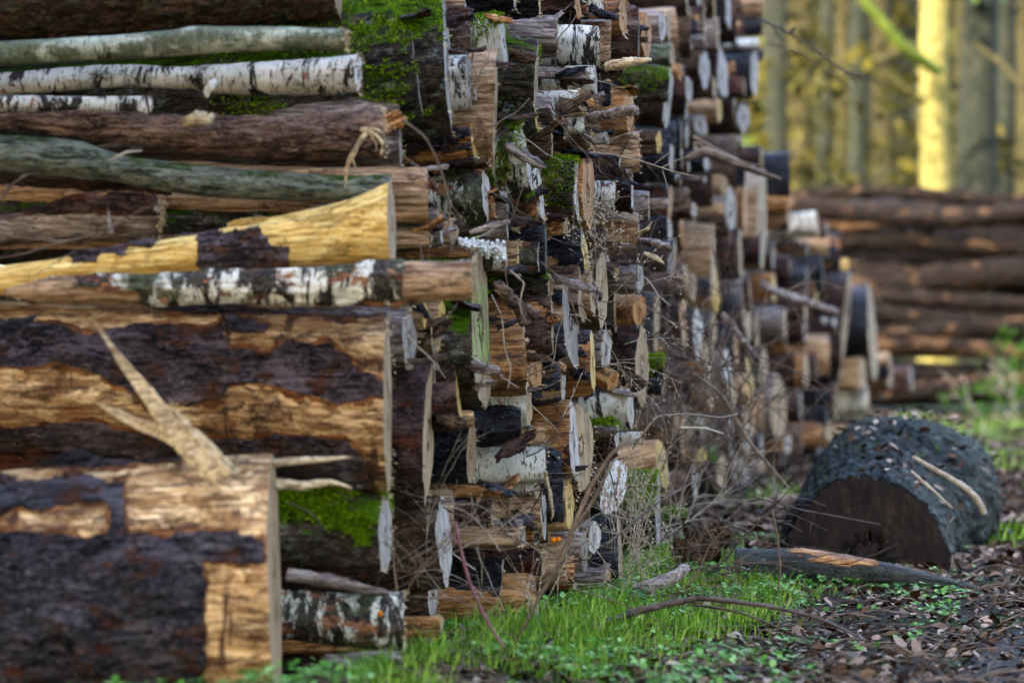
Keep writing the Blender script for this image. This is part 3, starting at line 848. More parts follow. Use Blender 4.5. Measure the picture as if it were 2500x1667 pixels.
def bands(lst, nz=0.35, sc=9.0, back=0.0):
    """bark where the surface, as the photograph shows it, lies between a top and a bottom line"""
    def f(px, py, X, T, o, c, s):
        m = np.full(px.shape, -1.0)
        for xs, tp, bt in lst:
            a, b = np.interp(px, xs, tp), np.interp(px, xs, bt)
            v = np.minimum(py - a, b - py) / 28.0
            v = np.minimum(v, np.minimum(px - xs[0], xs[-1] - px) / 22.0 if xs[0] > 5 else (xs[-1] - px) / 22.0)
            m = np.maximum(m, v)
        m = np.clip(m, -1, 1) + nz * fbm(X * sc + o, c * 3, s * 3, 4) + 0.12 * fbm(X * 45, c * 16, s * 16 + o, 2)
        hid = fbm(X * 4 + o, c * 1.5, s * 1.5, 3)
        return np.where(c > -0.05, np.where(c > 0.25, hid, np.minimum(m, 1)), m) if back == 0 else m
    return f
# camera side is -Y, i.e. cos(theta) < 0

px_log('pine_log', [(832, -240, 48), (400, -240, 76), (0, -240, 96)], 8.55, 'J', 't', 34, 6,
       'massive scaly brown log at the very top with a leaning tan edge', 401, nt=150, oval=0.02)
px_log('birch_log', [(845, 71, 126), (740, 67, 122), (640, 64, 126), (520, 66, 130), (485, 58, 133), (455, 70, 135), (300, 84, 146), (150, 92, 152), (0, 100, 162)], 8.1, 'C', 't', 4, 3,
       'smooth pale greenish birch pole lying on top with one raised knot', 402, bump=0.6)
px_log('birch_log', [(884, 131, 226), (850, 135, 231), (760, 142, 233), (640, 147, 232), (540, 152, 228), (430, 158, 214), (330, 150, 207), (240, 150, 209), (140, 156, 217), (0, 165, 224)],
       8.35, 'B', 'x', 18, 0, 'white birch log with black bands and peeling rusty strips', 403)
px_log('birch_log', [(372, 234, 292), (200, 238, 278), (0, 236, 278)], 8.42, 'B', 'k', 0, 0, 'thin birch log half buried above the reddish brown log', 404)
px_log('lichen_log', [(972, 228, 300), (800, 232, 300), (400, 225, 295), (0, 228, 290)], 8.75, 'M', 'k', 0, 0,
       'dark log crusted with grey lichen beneath the white banded birch', 405)
px_log('pine_log', [(936, 264, 388), (850, 275, 390), (650, 285, 390), (500, 285, 377), (400, 280, 366), (250, 275, 346), (100, 278, 324), (0, 278, 318)], 8.3, 'R', 't', 0, 1,
       'long pinkish brown log with a torn knot and dangling fibres', 406)
px_log('lichen_log', [(955, 424, 490), (850, 430, 493), (650, 418, 492), (500, 405, 482), (400, 395, 470), (300, 382, 450), (200, 345, 440), (100, 338, 432), (0, 332, 425)], 8.2, 'L', 'g', 0, 0,
       'curving grey green lichen covered log sagging towards the yellow log', 407)
px_log('bark_log', [(420, 425, 475), (200, 418, 462), (0, 400, 455)], 8.4, 'N', 'k', 0, 0, 'brown log showing as a narrow band under the curving lichen log', 408)
px_log('mossy_log', [(962, 470, 600), (500, 480, 640), (0, 440, 650)], 8.62, 'M', 'k', 0, 0,
       'dark rubble covered log with green moss patches behind the yellow log', 409, moss_fn=lambda px, py, m: np.where((px > 385) & (px < 560) & (py < 570) | (px < 230), m + 0.25, -1))
px_log('weathered_log', [(398, 488, 575), (330, 480, 580), (200, 478, 585), (60, 520, 590)], 8.32, 'G', 't', 8, -6,
       'broken purple grey log end with a pale flat scar among rubble', 410, ext=0.3, mask=bands([([60, 380], [470, 480], [520, 528])]), bark='P')
px_log('bare_log', [(966, 441, 650), (945, 452, 649), (920, 465, 648), (880, 482, 646), (800, 504, 650), (700, 522, 656), (600, 545, 662), (500, 568, 669), (400, 585, 677), (250, 608, 692), (100, 635, 706), (0, 648, 720)],
       7.95, 'Y', 't', 20, 2, 'bright yellow peeled log with flared butt and one dark bark patch', 411, thick=0.007, oval=0.02,
       mask=bands([([482, 520, 560, 630, 660, 706], [578, 570, 566, 556, 596, 600], [655, 662, 663, 663, 662, 655]),
                   ([-60, 0, 90, 172, 176, 236, 244, 300, 312, 370, 384, 480, 545], [500] * 13, [636, 634, 622, 622, 640, 641, 618, 624, 603, 604, 585, 573, 558])], nz=0.2, sc=14))
px_log('birch_log', [(1150, 638, 732), (1080, 640, 735), (1000, 636, 743), (900, 640, 745), (800, 650, 746), (700, 655, 745), (600, 660, 741), (500, 662, 742), (400, 668, 745), (300, 668, 745), (200, 672, 745), (120, 678, 742), (60, 694, 734), (34, 708, 722)],
       7.85, 'T', 't', 0, 0, 'long crooked birch branch log, half white and half mossy, resting on the huge peeled log', 412, ext=0, bark='D', thick=0.005, mask=bands([([185, 330, 420, 700, 985], [400] * 5, [705, 712, 900, 900, 900])], nz=0.45))
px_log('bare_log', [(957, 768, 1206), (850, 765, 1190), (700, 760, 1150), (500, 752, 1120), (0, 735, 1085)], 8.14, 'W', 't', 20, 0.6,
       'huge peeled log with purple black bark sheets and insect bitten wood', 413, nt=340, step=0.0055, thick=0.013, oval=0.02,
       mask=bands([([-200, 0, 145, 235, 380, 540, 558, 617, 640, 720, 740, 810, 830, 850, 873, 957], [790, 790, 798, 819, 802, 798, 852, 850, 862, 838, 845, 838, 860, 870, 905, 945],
                    [905, 900, 887, 915, 985, 978, 942, 932, 930, 958, 968, 982, 985, 982, 976, 968]),
                   ([385, 520, 700, 955], [740, 745, 750, 752], [762, 764, 768, 774]),
                   ([540, 560, 590, 650], [770, 775, 785, 795], [800, 812, 812, 806]),
                   ([-200, 0, 250, 330, 450, 600, 700, 850, 890, 925], [1035, 1038, 1030, 1055, 1060, 1075, 1062, 1070, 1120, 1300], [2500] * 10)]))  # lowest band darkens the underside with bark to paint in its shade
px_log('bare_log', [(686, 1104, 1738), (400, 1125, 1748), (0, 1148, 1760)], 7.45, 'W', 't', 30, 1.5,
       'fat sawn log on the ground with wet black bark and a straight pale edge', 414, nt=340, step=0.0055, thick=0.016, oval=0.02, bark='Q',
       mask=bands([([-200, 0, 270, 480, 640], [1306, 1304, 1310, 1306, 1322], [1372, 1372, 1372, 1372, 1368]),
                   ([-200, 0, 250, 470, 495], [1306, 1306, 1306, 1306, 1310], [2500] * 5),
                   ([-200, 0, 90, 180, 270], [1172, 1170, 1176, 1170, 1182], [1262, 1256, 1242, 1240, 1228]),
                   ([262, 300], [1180, 1185], [1330, 1330]),
                   ([95, 235, 470], [1090, 1085, 1085], [1140, 1142, 1128])], nz=0.75))
px_log('mossy_log', [(958, 1205, 1400), (860, 1208, 1392), (680, 1204, 1380), (560, 1204, 1380)], 8.08, 'M', 'w', 34, 0,
       'short log under thick bright green moss with a mouldy oval cut', 415, moss_fn=lambda px, py, m: np.where(py < 1345, m + 0.55, m - 0.4))
px_log('birch_log', [(984, 1440, 1590), (850, 1446, 1582), (700, 1436, 1560), (560, 1430, 1550)], 8.15, 'D', 'g', 0, 0,
       'low birch log with white oval blotches and a tiny orange fungus', 416)
px_log('weathered_log', [(978, 1586, 1645), (940, 1586, 1645), (880, 1590, 1650)], 8.05, 'G', 'w', 0, 0, 'small whitish block standing in the clover at the pile\'s foot', 417, ext=0.1)

# ------------------------------------------------------------------ logs set back inside the stacks
ADJ = {'P': 'purple barked', 'K': 'black', 'N': 'brown', 'R': 'reddish', 'M': 'mossy', 'H': 'half peeled', 'T': 'tan', 'G': 'grey', 'B': 'birch', 'D': 'dirty birch', 'O': 'orange brown'}
used = set()
def fill_log(D, z, back, r, kind, face, far, w, n):
    px = col_of(D)
    x = (px - CX) / F * D - back
    py = HY - (z - CH) / D * F
    px = CX + F * x / D
    if py < -120:
        return
    near = min(MIDS, key=lambda m: (m[0] - px) ** 2 + (m[1] - py) ** 2)
    base = near[3]['label'].split()
    cut = next((i for i, q in enumerate(base) if i > 2 and q in ('with', 'at', 'in', 'on', 'under', 'below', 'beside', 'behind', 'over', 'near', 'between', 'above', 'among', 'reaching', 'ending', 'resting', 'crossed', 'standing', 'squeezed', 'carries', 'whose', 'showing', 'sticking', 'lying', 'leaning')), len(base))
    base = base[:min(cut, 7)]
    rel = 'above' if py < near[1] - near[2] * 0.3 else 'below' if py > near[1] + near[2] * 0.3 else 'level with'
    lab = f"{ADJ[kind]} log set back {rel} the {' '.join(base)}"
    for q in ('thin ', 'thick ', 'shaded ', 'dull ', 'rough '):
        if lab not in used:
            break
        lab = q + lab.replace('thin ', '', 1) if not lab.startswith(tuple(('thin ', 'thick ', 'shaded ', 'dull '))) else q + lab.split(' ', 1)[1]
    used.add(lab)
    rr = random.Random(n)
    phi = math.atan((px - CX) / F)
    a = -phi - R(rr.uniform(-3, 9))
    flats = [(rr.uniform(0, 6.28), rr.uniform(0.4, 0.8))] if rr.random() < 0.45 else []
    K, mask, bark = kind, None, 'P'
    if kind == 'H':
        K, mask, bark = rr.choice('TTO'), rnd_mask(rr.uniform(-0.2, 0.25)), rr.choice('PKN')
    make_log(KNAME[kind], Vector((x, D, z)), a, R(rr.uniform(-2, 4)), straight(r, rr.uniform(-0.05, 0.05), 0, rr.uniform(0, 0.015), n), 1.3, K, face, 1000 + n,
             nt=40 if not far else 28, vis=0.45, step=0.013 if not far else 0.025, flats=flats, mask=mask, bark=bark, label=lab, group=w, oval=0.1, jag=0.004)

nfill = 0
fr = random.Random(5)
for D0, D1, dstep, zstep, far in ((9.2, 11.4, 0.30, 0.225, False), (14.3, 25.5, 0.75, 0.30, True)):
    D = D0
    while D < D1:
        zt = (HY + 60) / F * D + CH if D < 20 else (2.3 if D < 21.5 else 1.75 if D < 23.5 else 1.1)
        z = 0.10 + fr.uniform(0, 0.1)
        while z < min(zt, 3.5):
            zz = z
            kind = fr.choices('PKNRMHTGBDO', (7, 6, 4, 2.5, 1.5, 3.5, 0.8, 2.5, 1.2, 2, 1.5))[0]
            r = zstep * fr.uniform(0.36, 0.56)
            fill_log(D + fr.uniform(-0.08, 0.08), zz, fr.uniform(0.10, 0.30) if not far else fr.uniform(0.0, 0.22), r, kind, fr.choice('wtttggoy'), far,
                     'logs set back in the near stack' if not far else 'logs set back in the far stacks', nfill)
            nfill += 1
            z += zstep * fr.uniform(0.85, 1.1)
        D += dstep
print('fill logs', nfill, 'annotated', len(MIDS))

# ------------------------------------------------------------------ sticks, splinters, twigs
def tube(paths, nt=6, rough=0.0, seed=0, flat=1.0, groove=0.0):
    """paths: list of (points (n,3), radii (n,)) -> one mesh's V, F"""
    VV, FF, off = [], [], 0
    for pi_, (P, rad) in enumerate(paths):
        P = np.asarray(P, float)
        rad = np.asarray(rad, float)
        n = len(P)
        tan = np.gradient(P, axis=0)
        tan /= np.linalg.norm(tan, axis=1)[:, None] + 1e-9
        ref = np.array([0, 0, 1.0]) if abs(tan[:, 2]).mean() < 0.85 else np.array([0, 1.0, 0])
        A = np.cross(tan, ref)
        A /= np.linalg.norm(A, axis=1)[:, None]
        B = np.cross(A, tan)
        th = np.arange(nt) / nt * 2 * np.pi
        rr = np.repeat(rad[:, None], nt, 1)
        if rough:
            s = np.repeat(np.arange(n)[:, None] * 0.35, nt, 1)
            rr = rr * (1 + rough * fbm(s + seed + pi_ * 5, np.cos(th)[None] * 1.3, np.sin(th)[None] * 1.3, 2))
        if groove:
            rr = rr * (1 + groove * pn(np.repeat(np.arange(n)[:, None] * 0.06, nt, 1) + seed, np.cos(th)[None] * 5, np.sin(th)[None] * 5))
        V = P[:, None] + A[:, None] * (np.cos(th)[None, :, None] * rr[..., None] * flat) + B[:, None] * (np.sin(th)[None, :, None] * rr[..., None])
        V = V.reshape(-1, 3)
        f = sub_grid_faces(n, nt)
        caps = [np.stack([np.full(nt - 2, 0), np.arange(2, nt), np.arange(1, nt - 1)], 1), (n - 1) * nt + np.stack([np.full(nt - 2, 0), np.arange(1, nt - 1), np.arange(2, nt)], 1)]
        VV.append(V)
        FF.append((f + off, [c + off for c in caps]))
        off += len(V)
    return np.concatenate(VV), [np.concatenate([q[0] for q in FF]), np.concatenate([c for q in FF for c in q[1]])]

def smooth_path(P, n):
    P = np.asarray(P, float)
    t = np.concatenate([[0], np.cumsum(np.linalg.norm(np.diff(P, axis=0), axis=1))])
    tt = np.linspace(0, t[-1], n)
    Q = np.stack([np.interp(tt, t, P[:, k]) for k in range(3)], 1)
    if n > 8:
        pad = np.pad(Q, ((2, 2), (0, 0)), 'edge')
        Q2 = (pad[:-4] + pad[1:-3] * 2 + pad[2:-2] * 3 + pad[3:-1] * 2 + pad[4:]) / 9
        Q2[0], Q2[-1] = Q[0], Q[-1]
        Q = Q2
    return Q

def thing_mesh(name, V, faces, mat, label, cat, group=None, smooth=True):
    V = np.asarray(V, float)
    base = np.array([V[:, 0].mean(), V[:, 1].mean(), V[:, 2].min()])
    o = link(name, mesh_np(name, V - base, faces, smooth), mat)
    o.location = base
    return tag(o, label, cat, group)

def stick(name, pts, mat, label, cat='stick', n=40, nt=10, rough=0.25, seed=1, flat=1.0, groove=0.0, group=None, side=()):
    """pts: (column, row, depth, width in px)"""
    P = [at(p[0], p[1], p[2]) for p in pts]
    rw = [p[3] / 2 / F * p[2] for p in pts]
    Q = smooth_path(P, n)
    t = np.linspace(0, 1, n)
    tp = np.concatenate([[0], np.cumsum([(P[i + 1] - P[i]).length for i in range(len(P) - 1)])])
    rad = np.interp(t, tp / tp[-1], rw)
    paths = [(Q, rad)]
    for sp in side:
        Ps = [at(*q[:3]) for q in sp]
        Qs = smooth_path(Ps, 14)
        paths.append((Qs, np.linspace(sp[0][3], sp[-1][3], 14) / 2 / F * sp[0][2]))
    V, f = tube(paths, nt, rough, seed, flat, groove)
    return thing_mesh(name, V, f, mat, label, cat, group)

# the big splinter: two long blades joined at a torn base, with side shards
def blade(pts, n=60, seed=0, thick=0.35):
    P = smooth_path([at(p[0], p[1], p[2]) for p in pts], n)
    tp = np.concatenate([[0], np.cumsum([(Vector(at(*pts[i + 1][:3])) - Vector(at(*pts[i][:3]))).length for i in range(len(pts) - 1)])])
    w = np.interp(np.linspace(0, 1, n), tp / tp[-1], [p[3] / 2 / F * p[2] for p in pts])
    return P, w
sp1 = blade([(206, 744, 7.55, 3), (250, 815, 7.52, 20), (300, 890, 7.48, 36), (360, 965, 7.42, 48), (420, 1045, 7.33, 60), (470, 1105, 7.22, 66), (515, 1145, 7.13, 72), (552, 1172, 7.07, 62)], 70)
sp2 = blade([(212, 970, 7.50, 5), (270, 1000, 7.47, 26), (340, 1035, 7.43, 32), (405, 1062, 7.34, 30), (440, 1090, 7.27, 22)], 50)
sp3 = blade([(400, 955, 7.39, 3), (420, 985, 7.37, 16), (460, 1040, 7.28, 22), (520, 1100, 7.17, 26), (582, 1158, 7.08, 20)], 40)
def slivers(P, w, seed, k=9, q=0.42):
    r = np.random.default_rng(seed)
    n = len(P)
    tan = np.gradient(P, axis=0)
    tan /= np.linalg.norm(tan, axis=1)[:, None]
    side = np.cross(tan, np.array([0, -1.0, 0]))
    side /= np.linalg.norm(side, axis=1)[:, None]
    out = []
    for i in range(k):
        off = -1 + 2 * (i + 0.5) / k
        a = int(n * (abs(off) * 0.35 * r.uniform(0.2, 1.6))) if i != k // 2 else 0
        b = n - int(r.uniform(0, 0.06) * n)
        a = min(a, n - 12)
        Q = P[a:b] + side[a:b] * (off * w[a:b, None] * 0.8) + np.array([0, -1.0, 0]) * (0.004 * r.normal() + 0.003 * (1 - off ** 2))
        rr = w[a:b] / k * 1.5 * np.minimum(1, np.arange(b - a) / 10.0 + 0.05)
        Q = Q + side[a:b] * (0.0025 * pn(np.arange(b - a) * 0.11 + seed, i * 3.3, 0.5))[:, None]
        out.append((Q, rr))
    return out
V, f = tube(slivers(*sp1, 3, 11), 7, 0.35, 3, 0.8, 0.5)
splr = thing_mesh('splintered_stake', V, f, M_SPLIT, 'pale splintered stake leaning across the two biggest logs', 'stake')
for q, nm in ((sp2, 'side_splinter'), (sp3, 'side_splinter')):
    V, f = tube(slivers(*q, 5, 5), 6, 0.35, 5, 0.8, 0.4)
    o = link(nm, mesh_np(nm, V - np.array(splr.location), f), M_SPLIT, splr)
stick('wood_splinter', [(600, 1143, 7.42, 22), (690, 1128, 7.44, 20), (780, 1122, 7.48, 13), (857, 1115, 7.5, 3)], M_SPLIT, 'straight yellow splinter spiking out past the fat sawn log', 'splinter', flat=0.5, groove=0.4)
stick('wood_splinter', [(672, 1182, 7.44, 26), (740, 1186, 7.46, 22), (790, 1176, 7.48, 16), (830, 1180, 7.5, 9), (860, 1192, 7.52, 3)], M_SPLIT, 'wavy torn splinter hanging over the green moss', 'splinter', seed=4, flat=0.5, groove=0.4)
stick('stick', [(1480, 162, 9.95, 26), (1530, 155, 9.9, 26), (1560, 150, 9.88, 18), (1590, 146, 9.86, 6)], M_SPLIT, 'split yellowish stick jutting from the upper corner of the pile', 'stick', flat=0.6, groove=0.4)
stick('stick', [(1440, 288, 10.1, 24), (1480, 282, 10.0, 26), (1520, 272, 9.95, 28), (1550, 270, 9.9, 28)], MAT['G'], 'grey branch stub jutting out above the mossy wood', 'stick')
stick('stick', [(1562, 588, 10.6, 18), (1600, 595, 10.5, 20), (1635, 605, 10.45, 16)], MAT['G'], 'short broken branch with frayed tip at the pile\'s corner', 'stick', groove=0.4)
stick('stick', [(1545, 575, 10.3, 6), (1580, 560, 10.25, 10), (1592, 540, 10.25, 3)], M_SPLIT, 'thin upright splinter over the shaggy tan log', 'splinter')
stick('fallen_branch', [(1675, 388, 13.9, 16), (1720, 370, 13.9, 26), (1800, 398, 14.0, 22), (1850, 420, 14.1, 16), (1905, 438, 14.2, 9)], M_TWIG, 'thick dry branch slanting down over the second pile', 'branch',
      side=[[(1690, 335, 14.0, 14), (1760, 372, 14.0, 12), (1830, 405, 14.0, 8), (1860, 402, 14, 4)], [(1700, 350, 13.95, 12), (1770, 395, 13.95, 12), (1840, 412, 14, 6)]])
stick('fallen_branch', [(1855, 700, 17.8, 14), (1925, 720, 17.9, 18), (1985, 745, 18.0, 22), (2045, 762, 18.1, 16)], MAT['G'], 'grey bent branch sticking out before the third pile', 'branch', side=[[(1855, 692, 17.8, 20), (1900, 716, 17.8, 22), (1950, 735, 17.9, 18)]])
stick('fallen_branch', [(1762, 765, 13.4, 16), (1790, 800, 13.4, 17), (1820, 840, 13.4, 16), (1852, 880, 13.5, 13)], MAT['G'], 'straight grey green branch among the brambles', 'branch')
stick('fallen_branch', [(1700, 1460, 9.15, 15), (1640, 1472, 9.15, 16), (1560, 1490, 9.15, 20), (1470, 1522, 9.1, 18)], M_DTWIG, 'crooked dark branch lying on the grass beside the pile', 'branch', rough=0.4,
      side=[[(1700, 1460, 9.15, 14), (1760, 1463, 9.15, 11), (1860, 1476, 9.15, 10), (1990, 1502, 9.15, 8), (2070, 1540, 9.1, 6), (2200, 1610, 9.0, 4)], [(1690, 1475, 9.15, 8), (1800, 1490, 9.15, 6), (1920, 1540, 9.1, 4), (1980, 1565, 9.1, 3)], [(1860, 1476, 9.15, 6), (1940, 1490, 9.15, 4), (2040, 1480, 9.15, 2)]])
stick('fallen_branch', [(1545, 1458, 10.2, 20), (1600, 1432, 10.2, 30), (1650, 1405, 10.25, 34), (1676, 1386, 10.3, 26)], MAT['G'], 'forked grey bark branch propped at the edge of the grass', 'branch', rough=0.3,
      side=[[(1540, 1440, 10.25, 18), (1600, 1415, 10.25, 16), (1672, 1388, 10.3, 10)]])
stick('dangling_fibre', [(900, 318, 8.05, 22), (880, 345, 8.03, 22), (862, 375, 8.02, 24), (850, 400, 8.02, 22), (845, 425, 8.02, 14), (843, 460, 8.02, 4)], M_SPLIT, 'pale strip of torn wood fibre dangling from the pinkish log', 'fibre', flat=0.5, groove=0.5,
      side=[[(885, 322, 8.04, 14), (915, 325, 8.03, 14), (936, 350, 8.03, 10), (930, 382, 8.03, 3)], [(860, 385, 8.01, 10), (868, 410, 8.01, 8), (872, 425, 8.0, 2)], [(880, 318, 8.04, 10), (910, 312, 8.03, 8), (936, 325, 8.02, 3)], [(905, 330, 8.02, 9), (920, 352, 8.02, 7), (918, 372, 8.02, 2)]])
stick('bark_strip', [(448, 300, 8.12, 26), (480, 290, 8.1, 34), (510, 292, 8.1, 28), (525, 280, 8.12, 8)], M_SPLIT, 'torn knot flake on the pinkish brown log', 'bark flake', flat=0.4, groove=0.5)
stick('bark_strip', [(502, 230, 8.2, 26), (515, 210, 8.18, 24), (528, 200, 8.2, 18)], M_FUNGUS, 'white curl of birch bark hanging under the banded birch', 'bark flake', flat=0.4)
stick('bark_slab', [(0, 800, 7.68, 26), (40, 790, 7.67, 22), (80, 775, 7.66, 14), (93, 768, 7.66, 3)], MAT['K'], 'curled black bark slab lifting off the huge peeled log', 'bark slab', flat=0.5)
stick('bark_slab', [(555, 770, 7.72, 16), (575, 790, 7.68, 24), (600, 805, 7.68, 20), (648, 803, 7.68, 6)], MAT['K'], 'broken black bark chip on the huge peeled log', 'bark slab', flat=0.5, rough=0.5)
stick('bark_slab', [(95, 1133, 7.4, 8), (150, 1122, 7.42, 26), (210, 1112, 7.44, 36), (240, 1132, 7.44, 18), (460, 1128, 7.46, 16)], MAT['K'], 'black bark hump lying along the fat sawn log', 'bark slab', flat=1.2, rough=0.5)
stick('wood_shard', [(262, 500, 8.05, 5), (266, 530, 8.05, 30), (272, 570, 8.05, 40)], MAT['G'], 'upright grey shard in the rubble over the yellow log', 'shard', flat=0.3)
stick('wood_shard', [(555, 548, 7.93, 8), (590, 543, 7.9, 20), (630, 538, 7.9, 18), (655, 533, 7.9, 4)], MAT['Y'], 'thin yellow sliver lifting off the yellow log', 'shard', flat=0.4)
stick('wood_shard', [(700, 1400, 8.0, 34), (800, 1418, 8.0, 34), (880, 1436, 8.0, 26), (950, 1446, 8.0, 8)], MAT['G'], 'grey split plank sloping over the low birch log', 'plank', flat=0.5, groove=0.4)
stick('wood_shard', [(1310, 770, 9.25, 26), (1255, 740, 9.2, 30), (1225, 700, 9.15, 26), (1205, 690, 9.15, 12)], MAT['R'], 'dark reddish root twisting between logs', 'root', rough=0.5,
      side=[[(1285, 795, 9.2, 30), (1265, 750, 9.2, 22), (1210, 705, 9.15, 16)]])
stick('wood_shard', [(1146, 568, 8.75, 10), (1200, 552, 8.75, 16), (1245, 540, 8.76, 12)], MAT['G'], 'slanting silver splinter above the white fungus', 'splinter', flat=0.6)
stick('wood_shard', [(1330, 820 + 330, 9.2, 14), (1342, 1200, 9.2, 16), (1350, 1255, 9.2, 12), (1345, 1270, 9.2, 4)], M_SPLIT, 'dangling pale strip beside the bluish split log', 'splinter', flat=0.6, groove=0.5)
stick('wood_shard', [(1450, 585 - 340, 9.7, 24), (1478, 235, 9.7, 26)], MAT['G'], 'small broken stub on the grey branch', 'shard')
stick('wood_shard', [(1572, 618, 10.3, 8), (1600, 628, 10.3, 14), (1622, 644, 10.3, 4)], M_SPLIT, 'bright frayed splinter sticking out of the grey log', 'splinter', flat=0.5)
# fungus
def blobs(name, lst, mat, label, cat, rad):
    VV, FF, off = [], [], 0
    r = np.random.default_rng(3)
    u, v = np.meshgrid(np.linspace(0, np.pi, 7), np.arange(8) / 8 * 2 * np.pi, indexing='ij')
    S = np.stack([np.sin(u) * np.cos(v), np.sin(u) * np.sin(v), np.cos(u)], -1).reshape(-1, 3)
    for (p, s) in lst:
        VV.append(np.array(p) + S * s * (1 + 0.3 * r.normal(size=(len(S), 1)) * 0.4))
        FF.append(sub_grid_faces(7, 8) + off)
        off += len(S)
    return thing_mesh(name, np.concatenate(VV), [np.concatenate(FF)], mat, label, cat)
fl = []
for k in range(520):
    t = random.random()
    px, py = 1122 + t * 112, 588 + t * 26 + random.gauss(0, 1) * (5 + 9 * t) * 0.8 + 4
    fl.append((at(px, py, 8.86 - 0.06 * random.random()), random.uniform(0.002, 0.0065)))
blobs('white_fungus', fl, M_FUNGUS, 'thick crust of snow white fungus on a birch stub', 'fungus', 0.01)
blobs('orange_fungus', [(at(928, 1497, 7.98), 0.008)], M_ORANGE, 'orange round fungus on the low birch log', 'fungus', 0.01)
blobs('orange_fungus', [(at(1352, 1318, 9.3), 0.009), (at(1364, 1316, 9.3), 0.008)], M_ORANGE, 'orange chip lying on the root like grey log', 'fungus', 0.01)

# flakes of bark and short twigs caught between the log ends
def flake_mesh(k):
    r = np.random.default_rng(500 + k)
    nu, nv = 9, 7
    L, W = r.uniform(0.035, 0.085), r.uniform(0.012, 0.032)
    u, v = np.meshgrid(np.linspace(-1, 1, nu), np.linspace(-1, 1, nv), indexing='ij')
    w = W * (1 - 0.55 * np.abs(u) ** 2) * (1 + 0.6 * pn(u * 2 + k, v * 0, k * 3.1))
    X = L * u + 0.006 * r.normal(size=u.shape)
    Y = w * v + 0.003 * r.normal(size=u.shape)
    Z = 0.012 * (u ** 2) * r.uniform(-1, 1) - 0.010 * v ** 2 + 0.002 * r.normal(size=u.shape)
    T_ = np.stack([X, Y, Z], -1).reshape(-1, 3)
    th = 0.0035
    V = np.concatenate([T_, T_ - np.array([0, 0, th])])
    n = nu * nv
    i, j = np.meshgrid(np.arange(nu - 1), np.arange(nv - 1), indexing='ij')
    q = np.stack([i * nv + j, (i + 1) * nv + j, (i + 1) * nv + j + 1, i * nv + j + 1], -1).reshape(-1, 4)
    loop = list(range(nv)) + [a * nv + nv - 1 for a in range(1, nu)] + [(nu - 1) * nv + b for b in range(nv - 2, -1, -1)] + [a * nv for a in range(nu - 2, 0, -1)]
    loop = np.array(loop)
    nx_ = np.roll(loop, -1)
    side = np.stack([loop, nx_, nx_ + n, loop + n], 1)
    return mesh_np('bark_flake', V, [q, q[:, ::-1] + n, side], True)
FM = []
for k in range(12):
    fm = flake_mesh(k)
    fm.materials.append([MAT['S'], MAT['N'], MAT['O'], MAT['K'], MAT['G'], MAT['P'], MAT['N']][k % 7])
    FM.append(fm)
near_m = [m for m in MIDS if m[0] < 1600]
rq = random.Random(77)
for k in range(105):
    m = rq.choice(near_m)
    px = m[0] - rq.uniform(4, 60)
    top = rq.random() < 0.7
    py = m[1] - m[2] * (0.5 if top else rq.uniform(-0.45, 0.45))
    if py < 10 or py > 1500:
        continue
    d = m[2] / F * depth(m[0])
    D = m[3].location.y - (rq.uniform(-0.2, 0.45) * d if top else d * 0.5 + 0.01)
    o = link('bark_flake', FM[k % 12])
    o.location = at(px, py, D)
    o.rotation_euler = (rq.gauss(0, 0.5) + (0 if top else 1.4), rq.gauss(0, 0.35), rq.uniform(-0.7, 0.7))
    tag(o, 'small curled flake of bark or wood caught between the log ends', 'bark flake', 'bark flakes caught between the log ends')
tw = []
for k in range(4):
    P_ = smooth_path(np.array([[0, 0, 0], [0.05, 0.004 * k, 0.01], [0.11, -0.006, 0.004 * k], [0.18, 0.004, 0.02]]), 10)
    V, f = tube([(P_, np.linspace(0.0028, 0.0012, 10)), (smooth_path([P_[5], P_[5] + np.array([0.03, 0.0, 0.03 * (k - 1.5)])], 4), np.linspace(0.0015, 0.0008, 4))], 5)
    me = mesh_np('twig', V, f)
    me.materials.append([M_TWIG, M_PALE, M_DTWIG, M_TWIG][k])
    tw.append(me)
for k in range(90):
    m = rq.choice(near_m)
    px, py = m[0] - rq.uniform(0, 50), m[1] + m[2] * rq.uniform(-0.6, 0.5)
    if py < 10 or py > 1500:
        continue
    o = link('twig', tw[k % 4])
    o.location = at(px, py, m[3].location.y - m[2] / F * depth(m[0]) * 0.5 - 0.012)
    o.rotation_euler = (rq.uniform(0, 6), rq.uniform(-1.6, 1.6), rq.uniform(-0.8, 0.8))
    tag(o, 'short thin dry twig stuck among the log ends', 'twig', 'short twigs stuck among the log ends')

# ------------------------------------------------------------------ thin stems and brambles
def wander(p, d, L, n, seed, droop=0.0, wob=0.5):
    r = random.Random(seed)
    P = [Vector(p)]
    d = Vector(d).normalized()
    for i in range(n):
        d = (d + Vector((r.gauss(0, 1), r.gauss(0, 0.6), r.gauss(0, 1))) * wob * 0.25 + Vector((0, 0, -droop))).normalized()
        P.append(P[-1] + d * (L / n))
    return P

